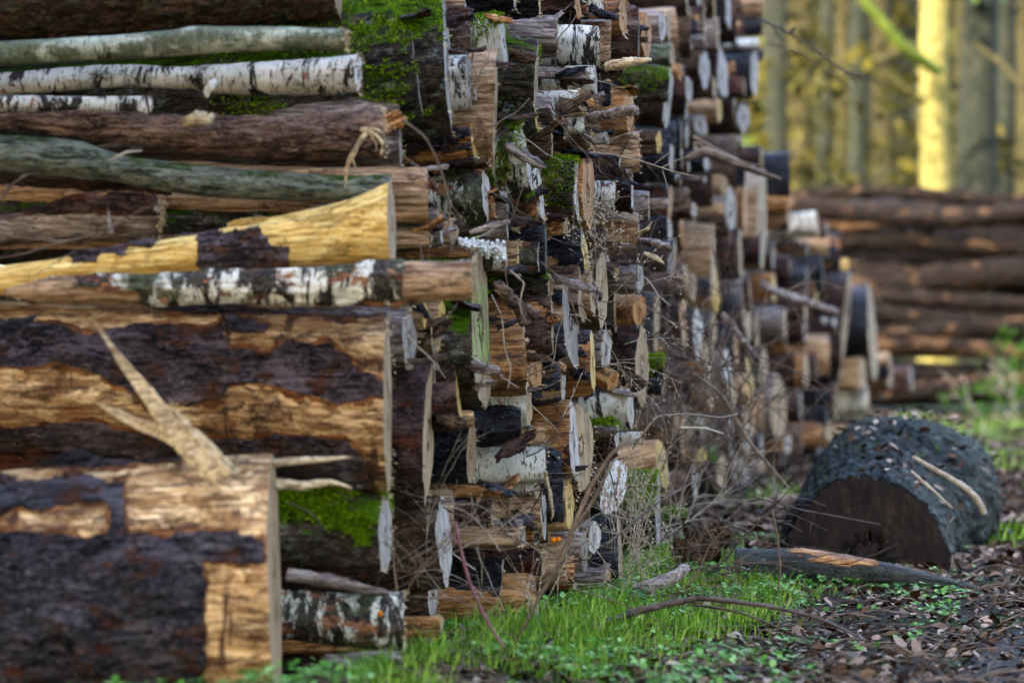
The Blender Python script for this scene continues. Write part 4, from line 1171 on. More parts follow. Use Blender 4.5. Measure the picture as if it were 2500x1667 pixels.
def stems(name, spec, mat, label, cat, group=None, buds=0, nt=5, seed=0):
    """spec: list of (start, direction, length, radius, branches)"""
    r = random.Random(seed)
    paths = []
    B = []
    def grow(p, d, L, rad, nb, lvl):
        n = max(6, int(L / 0.03))
        P = wander(p, d, L, n, r.randrange(10 ** 6), r.uniform(-0.02, 0.05), 0.45)
        paths.append((np.array(P), np.linspace(rad, rad * 0.35, n + 1)))
        if lvl == 0 or buds > 1:
            B.append(P[-1])
        if nb > 0:
            for k in range(nb):
                i = r.randrange(int(n * 0.2), n)
                dd = (P[min(i + 1, n)] - P[i - 1]).normalized() + Vector((r.gauss(0, 0.7), r.gauss(0, 0.4), r.gauss(0, 0.7)))
                grow(P[i], dd, L * r.uniform(0.2, 0.5), rad * 0.6, nb // 3, lvl + 1)
                B.append(P[i])
    for (p, d, L, rad, nb) in spec:
        grow(p, d, L, rad, nb, 0)
    V, f = tube(paths, nt)
    o = thing_mesh(name, V, f, mat, label, cat, group)
    if buds:
        u, v = np.meshgrid(np.linspace(0, np.pi, 4), np.arange(5) / 5 * 2 * np.pi, indexing='ij')
        S = np.stack([np.sin(u) * np.cos(v), np.sin(u) * np.sin(v), np.cos(u)], -1).reshape(-1, 3)
        bv = np.concatenate([np.array(p) + S * r.uniform(0.0025, 0.0045) for p in B])
        bf = np.concatenate([sub_grid_faces(4, 5) + i * len(S) for i in range(len(B))])
        link('seed_heads', mesh_np('seed_heads', bv - np.array(o.location), [bf]), M_PALE, o)['kind'] = 'stuff'
    return o

def ground_z(x, y):
    x, y = np.asarray(x, float), np.asarray(y, float)
    base = 0.03 * pn(x * 0.6, y * 0.6, 3.3) + 0.012 * pn(x * 3, y * 3, 8.1)
    edge = np.interp(y, [7, 8.5, 9.5, 10.5, 12, 16, 20, 28], [-0.45, -0.1, 0.25, 0.55, 0.9, 1.6, 2.4, 4.2])
    bank = 0.05 * np.exp(-((x - edge) / 0.35) ** 2)
    return base + bank

def brush(name, px0, px1, py0, py1, D, n, mat, label, L, rad, nb, group=None, dirs=((0.3, 0, 1),), buds=0, seed=0):
    r = random.Random(seed)
    spec = []
    for i in range(n):
        p = at(r.uniform(px0, px1), r.uniform(py0, py1), D + r.uniform(-0.15, 0.15))
        d = r.choice(dirs)
        spec.append((p, (d[0] + r.gauss(0, 0.3), d[1] + r.gauss(0, 0.2), d[2] + r.gauss(0, 0.3)), L * r.uniform(0.6, 1.3), rad * r.uniform(0.6, 1.4), nb))
    return stems(name, spec, mat, label, 'plant', group, buds, seed=seed)

brush('dry_plant', 1490, 1570, 1330, 1420, 9.95, 16, M_PALE, 'pale dry flower stems rising over the mossy black log near the grass', 0.42, 0.0016, 5, 'dry stems on the pile', ((-0.1, 0, 1), (0.15, 0, 1)), 1, 11)
brush('dry_plant', 1440, 1560, 720, 900, 9.6, 10, M_PALE, 'pale web of dry flower stalks at the corner in sharp focus', 0.32, 0.0013, 5, 'dry stems on the pile', ((0.6, 0, 0.6), (-0.5, 0, 0.7), (0.8, 0, -0.5)), 2, 12)
brush('dry_plant', 1440, 1530, 560, 640, 9.6, 8, M_PALE, 'small dry flower heads with round seeds above the purple root wood', 0.18, 0.0011, 5, 'dry stems on the pile', ((0.3, 0, 1), (-0.3, 0, 1), (1, 0, 0.2)), 2, 13)
brush('dry_plant', 1500, 1580, 1200, 1450, 9.9, 26, M_PALE, 'tangled mat of bleached stems over the stump', 0.22, 0.0014, 3, 'dry stems on the pile', ((0.5, 0, 0.5), (-0.5, 0, 0.5), (0.2, 0, -1)), 1, 14)
brush('dry_plant', 1300, 1400, 200, 300, 9.2, 6, M_TWIG, 'fine brown twigs caught above the slanting lichen birch', 0.35, 0.0014, 4, 'dry stems on the pile', ((0.6, 0, -0.8), (0.9, 0, -0.4)), 0, 15)
brush('dry_plant', 1230, 1330, 1480, 1540, 9.0, 8, M_PALE, 'thin dry stems standing before the smooth orange log', 0.32, 0.0015, 3, 'dry stems on the pile', ((0.2, 0, 1), (-0.3, 0, 1)), 1, 16)
brush('dry_plant', 965, 1030, 1350, 1480, 8.15, 9, M_TWIG, 'brown tangle of stems before the frosted bark log', 0.30, 0.0022, 4, 'dry stems on the pile', ((0.2, 0, 1), (0.6, 0, 0.4), (-0.2, 0, 1)), 0, 17)
brush('bramble', 1590, 1700, 1000, 1180, 12.6, 16, M_DTWIG, 'dark tangle of bramble stems in the gap between the piles', 0.75, 0.0035, 5, 'brambles between the piles', ((-0.3, 0, 1), (0.5, 0, 0.8)), 0, 21)
brush('bramble', 1700, 1830, 1000, 1220, 13.6, 16, M_TWIG, 'brown bramble thicket beside the fallen trunk', 0.85, 0.004, 5, 'brambles between the piles', ((-0.5, 0, 1), (0.4, 0, 1)), 0, 22)
brush('bramble', 1620, 1800, 780, 950, 12.9, 14, M_DTWIG, 'thorny bramble stems arching before the second pile', 0.6, 0.0032, 5, 'brambles between the piles', ((0.8, 0, -0.5), (-0.7, 0, 0.5), (0.5, 0, 0.8)), 0, 23)
brush('bramble', 1580, 1680, 1240, 1330, 11.6, 12, M_PALE, 'pale bramble tips low beside the black stump', 0.45, 0.0025, 5, 'brambles between the piles', ((0.8, 0, 0.5), (-0.2, 0, 0.8)), 0, 24)
brush('bramble', 1640, 1820, 1050, 1280, 14.2, 18, M_DTWIG, 'dim twig thicket deep behind the brown brambles', 0.6, 0.005, 4, 'brambles between the piles', ((0.1, 0, 1), (-0.4, 0, 1)), 0, 25)
brush('fallen_twigs', 1600, 1860, 1385, 1450, 10.9, 12, M_DTWIG, 'low tangle of dark twigs at the end of the grass', 0.45, 0.003, 4, 'fallen twig tangles', ((1, 0, 0.15), (-1, 0, 0.2), (0.7, 0, 0.6)), 0, 31)
brush('fallen_twigs', 1450, 1700, 1440, 1520, 9.8, 9, M_TWIG, 'thin brown twigs strewn over the grass', 0.45, 0.0018, 4, 'fallen twig tangles', ((1, 0, 0.1), (-1, 0, 0.25), (0.6, 0, 0.5)), 0, 32)
brush('fallen_twigs', 1040, 1250, 1200, 1500, 8.55, 10, M_PALE, 'pale weed stalks before the big brown logs', 0.35, 0.0016, 3, 'fallen twig tangles', ((0.2, 0, 1), (-0.4, 0, 1), (0.8, 0, 0.4)), 0, 33)
brush('bramble', 1560, 1660, 700, 1000, 11.6, 12, M_DTWIG, 'dark bramble stems at the corner beside the moss capped log', 0.5, 0.0026, 5, 'brambles between the piles', ((0.8, 0, -0.3), (0.3, 0, 1), (-0.3, 0, 1)), 0, 26)
TW = [  # long single stems (column,row,depth,width)
    ([(1440, 372, 9.3, 3.5), (1500, 378, 9.3, 3.5), (1560, 392, 9.3, 3.5), (1640, 418, 9.3, 3), (1706, 433, 9.3, 2)], M_PALE, 'thin pale twig reaching out of the pile over the dark gap', [[(1595, 403, 9.3, 2), (1640, 368, 9.3, 1.5)], [(1615, 410, 9.3, 2.5), (1650, 392, 9.3, 2), (1688, 379, 9.3, 1.5)], [(1617, 415, 9.3, 2.5), (1632, 465, 9.3, 2), (1638, 512, 9.3, 1.5)]]),
    ([(1478, 510, 9.4, 2.5), (1530, 538, 9.4, 2.5), (1570, 548, 9.4, 2), (1612, 533, 9.4, 1.5)], M_DTWIG, 'thin dark twig over the shaggy log at the corner', [[(1560, 546, 9.4, 2), (1580, 566, 9.4, 1.2)]]),
    ([(982, 293, 8.0, 6), (1040, 335, 8.0, 6), (1075, 410, 8.02, 5), (1100, 500, 8.02, 5), (1092, 560, 8.02, 4), (1105, 620, 8.0, 4)], M_TWIG, 'long brown stem curving down before the black birch', [[(985, 385, 8.0, 4), (1030, 410, 8.0, 4), (1075, 470, 8, 4), (1120, 520, 8, 3), (1130, 560, 8, 2)]]),
    ([(1112, 1272, 8.1, 7), (1122, 1330, 8.1, 8), (1145, 1420, 8.12, 8), (1180, 1500, 8.13, 7), (1232, 1585, 8.15, 6)], M_RED, 'reddish bramble shoot arching down to the grass', [[(1122, 1330, 8.1, 6), (1100, 1310, 8.1, 4), (1090, 1290, 8.1, 3)]]),
    ([(1320, 1450, 8.5, 14), (1370, 1370, 8.5, 13), (1400, 1290, 8.5, 13), (1440, 1190, 8.5, 12), (1490, 1110, 8.5, 10), (1540, 1065, 8.5, 7)], M_TWIG, 'blurred brown branch rising diagonally before the pile', [[(1395, 1300, 8.5, 9), (1450, 1220, 8.5, 8), (1500, 1120, 8.5, 5)], [(1320, 1450, 8.5, 9), (1280, 1530, 8.5, 8), (1240, 1590, 8.5, 6)]]),
    ([(1395, 1437, 9.2, 4), (1480, 1460, 9.2, 4), (1560, 1490, 9.2, 3), (1650, 1540, 9.2, 3)], M_TWIG, 'dark straight twig lying across the grass tips', []),
    ([(1545, 1095, 10, 5), (1600, 1015, 10.1, 5), (1680, 1010, 10.3, 5), (1760, 1020, 10.6, 4), (1800, 1010, 10.8, 3)], M_TWIG, 'thin brown branch bowing out from the corner over brambles', []),
    ([(1660, 1044, 10.5, 8), (1720, 1045, 10.6, 7), (1765, 1058, 10.7, 5)], M_PALE, 'light brown twig lying level below the corner', []),
    ([(1480, 1330, 9.5, 6), (1600, 1230, 9.8, 5), (1690, 1178, 10, 3)], M_DTWIG, 'black twig pointing up and out near the dead stems', [[(1560, 1265, 9.7, 3), (1640, 1200, 10, 3), (1770, 1150, 10.2, 2)]]),
    ([(1885, 1245, 10.4, 5), (1898, 1310, 10.4, 5), (1905, 1380, 10.4, 6), (1900, 1440, 10.4, 5)], M_TWIG, 'upright thin stem crossing the grey end of the fallen branch', []),
    ([(1690, 910, 12.2, 8), (1760, 960, 12.2, 9), (1830, 1080, 12.2, 9), (1890, 1150, 12.2, 8), (1930, 1195, 12.2, 5)], M_TWIG, 'long bramble cane sloping down to the fallen trunk', []),
    ([(1860, 50, 14.5, 7), (1925, 80, 14.5, 6), (2000, 130, 14.5, 6), (2060, 175, 14.5, 5), (2120, 190, 14.6, 4), (2160, 215, 14.7, 2)], M_DTWIG, 'bare grey spray of twigs reaching out from the pile top', [[(1880, 55, 14.5, 4), (1920, 120, 14.5, 4), (1932, 175, 14.5, 2)], [(1870, 105, 14.5, 5), (1960, 130, 14.5, 4), (2030, 190, 14.5, 3), (2100, 230, 14.5, 1.5)], [(2060, 175, 14.5, 4), (2092, 205, 14.5, 2), (2098, 240, 14.5, 1.5)], [(1930, 85, 14.5, 12), (1938, 68, 14.5, 10)]]),
    ([(1245, 660, 8.7, 4), (1280, 690, 8.7, 4), (1268, 740, 8.7, 4), (1275, 770, 8.7, 3)], M_PALE, 'short white root thread before the dark mossy log', []),
    ([(1200, 720, 8.7, 3), (1225, 770, 8.7, 3), (1232, 850, 8.7, 3), (1248, 900, 8.7, 3), (1240, 950, 8.7, 2)], M_PALE, 'long pale thread hanging before the mouldy brown block', []),
    ([(1320, 640, 8.9, 3), (1370, 680, 8.9, 3), (1400, 750, 8.9, 3), (1420, 830, 8.9, 2)], M_TWIG, 'fine brown tendril over the long grey oval cut', []),
    ([(0, 575, 7.7, 6), (60, 580, 7.7, 6), (150, 592, 7.7, 8), (250, 570, 7.7, 5), (330, 520, 7.7, 4), (400, 488, 7.7, 3)], M_TWIG, 'thin branch lying along the yellow log\'s top', [[(150, 592, 7.7, 5), (0, 545, 7.7, 5)], [(150, 592, 7.7, 6), (60, 620, 7.68, 4), (0, 630, 7.68, 4)], [(250, 570, 7.65, 3), (120, 650, 7.6, 3), (60, 690, 7.6, 2)]]),
    ([(0, 490, 7.9, 8), (30, 450, 7.9, 7), (68, 425, 7.9, 5)], M_TWIG, 'short brown stick before the curving lichen log', []),
    ([(265, 392, 7.95, 4), (310, 372, 7.95, 9), (348, 368, 7.95, 3)], M_PALE, 'small pale stick wedged over the curving lichen log', []),
    ([(700, 1225, 7.9, 3), (760, 1250, 7.9, 3), (800, 1300, 7.9, 2)], M_TWIG, 'thin stem fallen over the bright green moss', []),
    ([(2150, 1280, 11.2, 4), (1960, 1245, 11.2, 4), (1830, 1210, 11.2, 3)], M_DTWIG, 'dark thread like twig before the fallen trunk\'s cut face', []),
]
for i, (pts, mt, lab, side) in enumerate(TW):
    stick('twig', pts, mt, lab, 'twig', n=34, nt=6, rough=0.3, seed=i + 40, side=side)

# ------------------------------------------------------------------ ground, path, litter, grass
def grid_ground():
    xs = np.concatenate([[-400, -60, -20], np.arange(-6, 8, 0.08), np.arange(8, 24, 0.7), [30, 60, 400]])
    ys = np.concatenate([[-60, 0, 4], np.arange(6, 16, 0.08), np.arange(16, 45, 0.5), [50, 60, 100, 200, 600]])
    X, Y = np.meshgrid(xs, ys, indexing='ij')
    w = ((np.abs(X) < 15) & (Y > 5) & (Y < 44)).astype(float)
    Z = ground_z(X, Y) * w
    V = np.stack([X, Y, Z], -1).reshape(-1, 3)
    n, m = X.shape
    i, j = np.meshgrid(np.arange(n - 1), np.arange(m - 1), indexing='ij')
    f = np.stack([i * m + j, (i + 1) * m + j, (i + 1) * m + j + 1, i * m + j + 1], -1).reshape(-1, 4)
    return V, f
g = NG('forest_floor')
gc = g.ramp(g.noise((6, 6, 6), 8, 0.75), [(0.3, (0.007, 0.005, 0.004)), (0.5, (0.020, 0.014, 0.010)), (0.7, (0.07, 0.052, 0.04))])
gc = g.mix(g.step(g.noise((60, 60, 60), 5, 0.7, 6), 0.5, 0.7), gc, (0.09, 0.065, 0.05))
gc = g.mix(g.step(g.noise((0.9, 0.9, 0.9), 6, 0.7, 16), 0.48, 0.62), gc, (0.022, 0.040, 0.009))
m_ground = g.finish(gc, 0.75, g.noise((40, 40, 40), 6, 0.7, 2), 0.8, 0.02, 0.0)
V, f = grid_ground()
o = link('ground', mesh_np('ground', V, [f]), m_ground)
tag(o, kind='structure')

def path_edge(y):
    return np.interp(y, [6, 8.4, 10, 11.2, 13, 18, 30, 45], [0.75, 1.28, 1.80, 2.25, 3.3, 6.5, 15.0, 26.0])
ys = np.arange(6, 45, 0.15)
us = np.linspace(0, 1, 40)
Yp, U = np.meshgrid(ys, us, indexing='ij')
Xp = path_edge(Yp) + U * 2.6 + 0.10 * pn(Yp * 1.7, U * 0, 3) * (1 - U)
Zp = ground_z(Xp, Yp) + 0.004 + 0.006 * (pn(Xp * 9, Yp * 9, 1) + 1) - 0.012 * (U < 0.02)
Vp = np.stack([Xp, Yp, Zp], -1).reshape(-1, 3)
n_, m_ = Yp.shape
i, j = np.meshgrid(np.arange(n_ - 1), np.arange(m_ - 1), indexing='ij')
fp = np.stack([i * m_ + j, i * m_ + j + 1, (i + 1) * m_ + j + 1, (i + 1) * m_ + j], -1).reshape(-1, 4)
g = NG('wet_gravel')
gc = g.ramp(g.noise((26, 26, 26), 8, 0.8), [(0.3, (0.008, 0.007, 0.007)), (0.5, (0.030, 0.027, 0.026)), (0.7, (0.12, 0.11, 0.11))])
m_path = g.finish(gc, 0.75, g.noise((70, 70, 70), 5, 0.7, 2), 0.9, 0.012, 0.0)
o = link('path', mesh_np('path', Vp, [fp]), m_path)
tag(o, kind='structure')

def leaves(n, region, size, seed, lift=0.012, zfun=ground_z):
    r = np.random.default_rng(seed)
    x, y = region(r, n)
    keep = np.isfinite(x)
    x, y = x[keep], y[keep]
    n = len(x)
    z = zfun(x, y) + r.uniform(0.002, lift, n)
    a = r.uniform(0, 2 * np.pi, n)
    s = size * r.uniform(0.45, 1.4, n)
    u = np.stack([np.cos(a), np.sin(a), r.normal(size=n) * 0.35], 1)
    v = np.stack([-np.sin(a), np.cos(a), r.normal(size=n) * 0.45], 1)
    P = np.stack([x, y, z], 1)
    k = r.uniform(-0.5, 0.9, n)[:, None] * s[:, None]
    up = np.array([0, 0, 1.0])
    pts = [P - u * s[:, None], P - u * 0.35 * s[:, None] + v * 0.45 * s[:, None] + up * k * 0.3, P + u * 0.5 * s[:, None] + v * 0.38 * s[:, None] + up * k * 0.3, P + u * s[:, None] + up * k * 0.15,
           P + u * 0.5 * s[:, None] - v * 0.38 * s[:, None] + up * k * 0.3, P - u * 0.35 * s[:, None] - v * 0.45 * s[:, None] + up * k * 0.3]
    V = np.concatenate(pts)
    i = np.arange(n)
    F4 = np.concatenate([np.stack([i, i + 5 * n, i + 4 * n, i + 3 * n], 1), np.stack([i, i + 3 * n, i + 2 * n, i + n], 1)])
    return V, F4
stack_edge = lambda y: np.interp(y, DM, [(p - CX) / F * d for p, d in zip(PXM, DM)])
def reg_litter(r, n):
    y = 7.2 + 14 * r.uniform(0, 1, n) ** 1.8
    x = stack_edge(y) - 0.15 + r.uniform(0, 1, n) ** 0.9 * (3.8 + 0.12 * y)
    dens = np.where(x > path_edge(y), 0.7, 0.95)
    x[r.uniform(0, 1, n) > dens] = np.nan
    return x, y
m_leaf = plain_mat('dead_leaves', [(0.2, (0.010, 0.006, 0.004)), (0.45, (0.038, 0.021, 0.013)), (0.64, (0.10, 0.060, 0.040)), (0.84, (0.34, 0.27, 0.23)), (0.95, (0.22, 0.08, 0.022))], (30, 30, 30), 0.6, 0.0, 0.0, rnd_pt=True)
V, f = leaves(60000, reg_litter, 0.0175, 4)
V2, f2 = leaves(2600, reg_litter, 0.028, 41, 0.035)
V, f = np.concatenate([V, V2]), np.concatenate([f, f2 + len(V)])
tag(link('leaf_litter', mesh_np('leaf_litter', V, [f], False), m_leaf), kind='stuff')

def grass(n, region, h, seed, w=0.0022):
    r = np.random.default_rng(seed)
    x, y = region(r, n)
    keep = np.isfinite(x)
    x, y = x[keep], y[keep]
    n = len(x)
    P = np.stack([x, y, ground_z(x, y) - 0.004], 1)
    a = r.uniform(0, 2 * np.pi, n)
    H = h * (r.uniform(0.3, 1.2, n) + 1.1 * (r.uniform(0, 1, n) > 0.93))[:, None]
    lean = np.stack([np.cos(a), np.sin(a), np.zeros(n)], 1) * r.uniform(0.1, 0.9, (n, 1))
    sd = np.stack([-np.sin(a + 0.7), np.cos(a + 0.7), np.zeros(n)], 1) * w * r.uniform(0.7, 1.5, (n, 1))
    up = np.array([0, 0, 1.0])
    p1 = P + up * H * 0.5 + lean * H * 0.22
    p2 = P + up * H * 0.85 + lean * H * 0.8
    V = np.concatenate([P - sd, P + sd, p1 + sd * 0.85, p1 - sd * 0.85, p2])
    i = np.arange(n)
    return V, [np.stack([i, i + n, i + 2 * n, i + 3 * n], 1), np.stack([i + 3 * n, i + 2 * n, i + 4 * n], 1)]
def reg_grass(r, n):
    y = 7.4 + 4.6 * r.uniform(0, 1, n) ** 1.1
    e = stack_edge(y)
    x = e - 0.12 + np.abs(r.normal(size=n)) * 0.42
    px = CX + F * x / y
    cl = pn(x * 2.3, y * 2.3, 5.5) + 0.35
    d = np.where((px > 850) & (px < 1900), np.clip(-0.12 + cl * 1.9, 0, 1), np.clip(cl - 0.3, 0, 0.4))
    d = d * np.where(x > e + 0.75, 0.3, 1)
    x[r.uniform(0, 1, n) > d] = np.nan
    return x, y
m_grass = plain_mat('grass_blades', [(0.15, (0.04, 0.09, 0.012)), (0.5, (0.13, 0.27, 0.03)), (0.85, (0.36, 0.48, 0.11))], (3, 3, 3), 0.45, 0.35, 0.0, rnd_pt=True)
V, f = grass(42000, reg_grass, 0.060, 6)
tag(link('grass', mesh_np('grass', V, f, False), m_grass), kind='stuff')

def clover(n, region, seed, s0=0.011):
    r = np.random.default_rng(seed)
    x, y = region(r, n)
    keep = np.isfinite(x)
    x, y = x[keep], y[keep]
    VV, FF = [], []
    off = 0
    n = len(x)
    z = ground_z(x, y) + r.uniform(0.012, 0.055, n) + np.where((y < 7.06) & (x < -0.3), 0.09, 0)
    for q in range(3):
        a = r.uniform(0, 6.28, n) * 0 + q * 2.094 + x * 37
        tl = r.normal(size=(n, 3)) * 0.25
        u = np.stack([np.cos(a), np.sin(a), 0.25 + tl[:, 2]], 1)
        v = np.stack([-np.sin(a), np.cos(a), tl[:, 1]], 1)
        s = (s0 * r.uniform(0.7, 1.5, n))[:, None]
        C = np.stack([x, y, z], 1)
        pts = [C, C + u * s * 0.9 + v * s * 0.8, C + u * s * 1.8 + v * s * 0.45, C + u * s * 1.65, C + u * s * 1.8 - v * s * 0.45, C + u * s * 0.9 - v * s * 0.8]
        VV.append(np.concatenate(pts))
        i = np.arange(n) + off
        FF.append(np.stack([i, i + n, i + 2 * n, i + 3 * n], 1))
        FF.append(np.stack([i, i + 3 * n, i + 4 * n, i + 5 * n], 1))
        off += 6 * n
    return np.concatenate(VV), [np.concatenate(FF)]
def reg_clover(r, n):
    y = 7.15 + 5.5 * r.uniform(0, 1, n) ** 1.1
    e = stack_edge(y)
    x = e - 0.15 + r.uniform(0, 1, n) ** 1.3 * 1.5
    f0 = r.uniform(0, 1, n) < 0.035
    x = np.where(f0, r.uniform(-1.35, -0.35, n), x)
    y = np.where(f0, r.uniform(6.6, 7.05, n), y)
    d = np.clip(0.12 + 1.5 * pn(x * 2.6, y * 2.6, 9.5), 0, 1)
    d = np.where(f0, 0.9, d) * np.where(x > path_edge(y) - 0.1, 0.05, 1)
    x[r.uniform(0, 1, n) > d] = np.nan
    return x, y
m_clov = plain_mat('clover_leaves', [(0.15, (0.04, 0.11, 0.02)), (0.5, (0.12, 0.28, 0.06)), (0.85, (0.32, 0.50, 0.22))], (3, 3, 3), 0.35, 0.3, 0.0, rnd_pt=True)
V, f = clover(7500, reg_clover, 8, 0.0095)
tag(link('clover', mesh_np('clover', V, f, False), m_clov), kind='stuff')

def reg_far(r, n):
    y = 12.6 + 20 * r.uniform(0, 1, n)
    x = stack_edge(y) + 0.2 + r.uniform(0, 1, n) * (1.5 + 0.12 * y)
    d = np.clip(0.35 + 1.6 * pn(x * 0.9, y * 0.9, 4.5), 0, 1)
    x[r.uniform(0, 1, n) > d] = np.nan
    return x, y
V, f = grass(26000, reg_far, 0.09, 16, 0.006)
tag(link('far_grass', mesh_np('far_grass', V, f, False), m_grass), kind='stuff')
def reg_farl(r, n):
    y = 12 + 22 * r.uniform(0, 1, n)
    return stack_edge(y) + r.uniform(0, 1, n) * (1.8 + 0.13 * y), y
V, f = leaves(26000, reg_farl, 0.04, 14)
tag(link('far_leaf_litter', mesh_np('far_leaf_litter', V, [f], False), m_leaf), kind='stuff')

# small wood chips, needles and twigs on the floor
def reg_twigs(r, n):
    y = 7.5 + 9 * r.uniform(0, 1, n) ** 1.5
    x = stack_edge(y) - 0.1 + r.uniform(0, 1, n) ** 1.4 * 2.3
    return x, y
r_ = np.random.default_rng(12)
tx, ty = reg_twigs(r_, 900)
tp = []
for k in range(900):
    a = r_.uniform(0, 6.28)
    L_ = r_.uniform(0.04, 0.22)
    x1, y1_ = tx[k] + math.cos(a) * L_, ty[k] + math.sin(a) * L_
    z0, z1 = float(ground_z(tx[k], ty[k])) + 0.012, float(ground_z(x1, y1_)) + r_.uniform(0.01, 0.05)
    mid = ((tx[k] + x1) / 2 + r_.normal() * 0.01, (ty[k] + y1_) / 2, (z0 + z1) / 2 + r_.uniform(0, 0.02))
    tp.append((smooth_path([(tx[k], ty[k], z0), mid, (x1, y1_, z1)], 5), np.linspace(0.002, 0.001, 5) * r_.uniform(0.6, 2.0)))
V, f = tube(tp, 4)
tag(link('twig_litter', mesh_np('twig_litter', V, f), M_TWIG), kind='stuff')

# ------------------------------------------------------------------ the fallen trunk and the branch before it
def trunk_prof(x):
    r = np.interp(x, [-2.3, -1.9, -1.5, -1.0, -0.5, 0], [0.42, 0.46, 0.46, 0.42, 0.38, 0.35])
    zc = np.interp(x, [-2.3, -1.5, -0.7, 0], [0.10, 0.10, 0.04, 0.0])
    return x * 0 + 0.05 * np.sin(x * 2), zc, r
ctr = at(2122, 1362, 12.1)
make_log('fallen_log', ctr, math.atan2(-1.9, -0.42), 0, trunk_prof, 2.0, 'X', 'X', 77, nt=180, vis=2.0, step=0.012, oval=0.06, 
         label='thick half sunk dark trunk with a rotten round cut and frosty lichen bark', cat='trunk', facedisp=0.003)
trunk = bpy.data.objects['fallen_log']
m_tb = MAT['X']
trunk.data.materials[0] = m_tb
MwT = trunk.matrix_basis.copy()
def trunk_top(r, n):
    X = -r.uniform(0.0, 1.0, n) ** 0.8 * 2.0
    th = r.normal(size=n) * 0.5 + math.pi / 2 - 0.45
    cy_, cz_, rr_ = trunk_prof(X)
    P = np.stack([X, cy_ + np.cos(th) * rr_ * 1.03, cz_ + np.sin(th) * rr_ * 1.03], 1)
    M_ = np.array(trunk.rotation_euler.to_matrix())
    return P @ M_.T + np.array(ctr)
Pt = trunk_top(np.random.default_rng(5), 260)
dct = {}
def reg_fix(r, n):
    return Pt[:, 0].copy(), Pt[:, 1].copy()
V, f = leaves(260, reg_fix, 0.024, 9, 0.02, lambda x, y: Pt[:, 2])
tag(link('fallen_leaves', mesh_np('fallen_leaves', V, [f], False), m_leaf), kind='stuff')
px_log('fallen_branch', [(1800, 1342, 1440), (1850, 1346, 1440), (1930, 1340, 1432), (2050, 1355, 1428), (2150, 1372, 1428), (2250, 1392, 1436), (2340, 1418, 1448), (2392, 1430, 1452)][::-1], 11.1, 'Z', 't', 0, -4,
       'fallen branch with an orange scar lying before the dark trunk', 78, ext=0, nt=64, step=0.012, cat='branch', bark='O', thick=0.003,
       mask=bands([([1930, 2000, 2080, 2140], [1335, 1338, 1350, 1362], [1350, 1368, 1382, 1376])], nz=0.7))
stick('bare_stick', [(2230, 1115, 11.75, 9), (2290, 1150, 11.7, 13), (2350, 1185, 11.65, 16), (2385, 1215, 11.6, 18), (2405, 1255, 11.6, 14)], M_PALE, 'bent pale stick lying over the trunk\'s shoulder', 'stick', flat=0.8)
stick('bare_stick', [(2225, 1150, 11.7, 7), (2270, 1190, 11.62, 9), (2325, 1240, 11.55, 5)], M_PALE, 'straight pale stick lying beside the bent one on the trunk', 'stick', flat=0.8)
stick('stump_chunk', [(1640, 1352, 11.3, 60), (1690, 1345, 11.3, 90), (1735, 1330, 11.35, 80), (1738, 1330, 11.35, 40)], MAT['N'], 'rotten dark brown chunk of wood at the end of the grass', 'wood chunk', n=30, nt=24, rough=0.75, seed=9)
stick('stump_chunk', [(1728, 1300, 11.6, 60), (1760, 1300, 11.6, 78), (1786, 1296, 11.6, 60), (1788, 1296, 11.6, 20)], MAT['N'], 'broken brown chunk with crumbly top beside the blackened one', 'wood chunk', n=24, nt=20, rough=0.45, seed=19)

# ------------------------------------------------------------------ the stack across the clearing
r_ = random.Random(31)
ROWS = [(470, 500, 'P'), (500, 548, 'K'), (548, 575, 'O'), (575, 628, 'K'), (628, 660, 'N'), (655, 725, 'P'), (725, 765, 'N'), (755, 800, 'K'), (800, 850, 'K'), (850, 888, 'O'), (888, 925, 'P'), (925, 965, 'O'), (960, 1000, 'K')]
LB = {'P': 'purple brown', 'G': 'grey', 'Y': 'sunlit golden', 'M': 'olive mossy', 'T': 'pale peeled', 'O': 'amber peeled', 'K': 'blackish', 'N': 'dull brown'}
ORD = ['topmost', 'second', 'third', 'fourth', 'fifth', 'sixth', 'seventh', 'eighth', 'ninth', 'tenth', 'eleventh', 'twelfth', 'lowest']
for k, (a0, a1, kd) in enumerate(ROWS):
    D = 36.0 - k * 0.10 + r_.uniform(-0.1, 0.1)
    rr = (a1 - a0) / 2 / F * D * 1.12
    dkk = 'P' if k % 3 else 'K'
    end = at(2660 + r_.uniform(-30, 120), (a0 + a1) / 2 - 8, D)
    make_log(KNAME[kd], end, R(r_.uniform(-1.5, 1.0)), R(r_.uniform(-0.9, 0.9)), straight(rr * r_.uniform(0.8, 1.0), 0.02, 0, 0.06, k), 5.6, 'E', 't', 600 + k, nt=44, vis=5.5, step=0.035, bump=3.0,
             mask=rnd_mask(-0.15 if kd == 'O' else 0.40), bark='F', thick=0.02, label=f'{LB[kd]} long log, {ORD[k]} in the blurred stack across the clearing', group='long logs of the stack across the clearing')
for k in range(9):   # their ends' neighbours behind, closing the gaps
    D = 36.9
    end = at(2700, 520 + k * 55, D)
    make_log('bark_log', end, R(r_.uniform(-1, 1)), 0, straight(0.17, 0.02, 0, 0.03, k), 5.6, 'F', 't', 640 + k, nt=20, vis=0.1, step=0.05,
             label=f'shaded log in the second layer of the blurred stack, {ORD[k]} row', group='rear logs of the stack across the clearing')

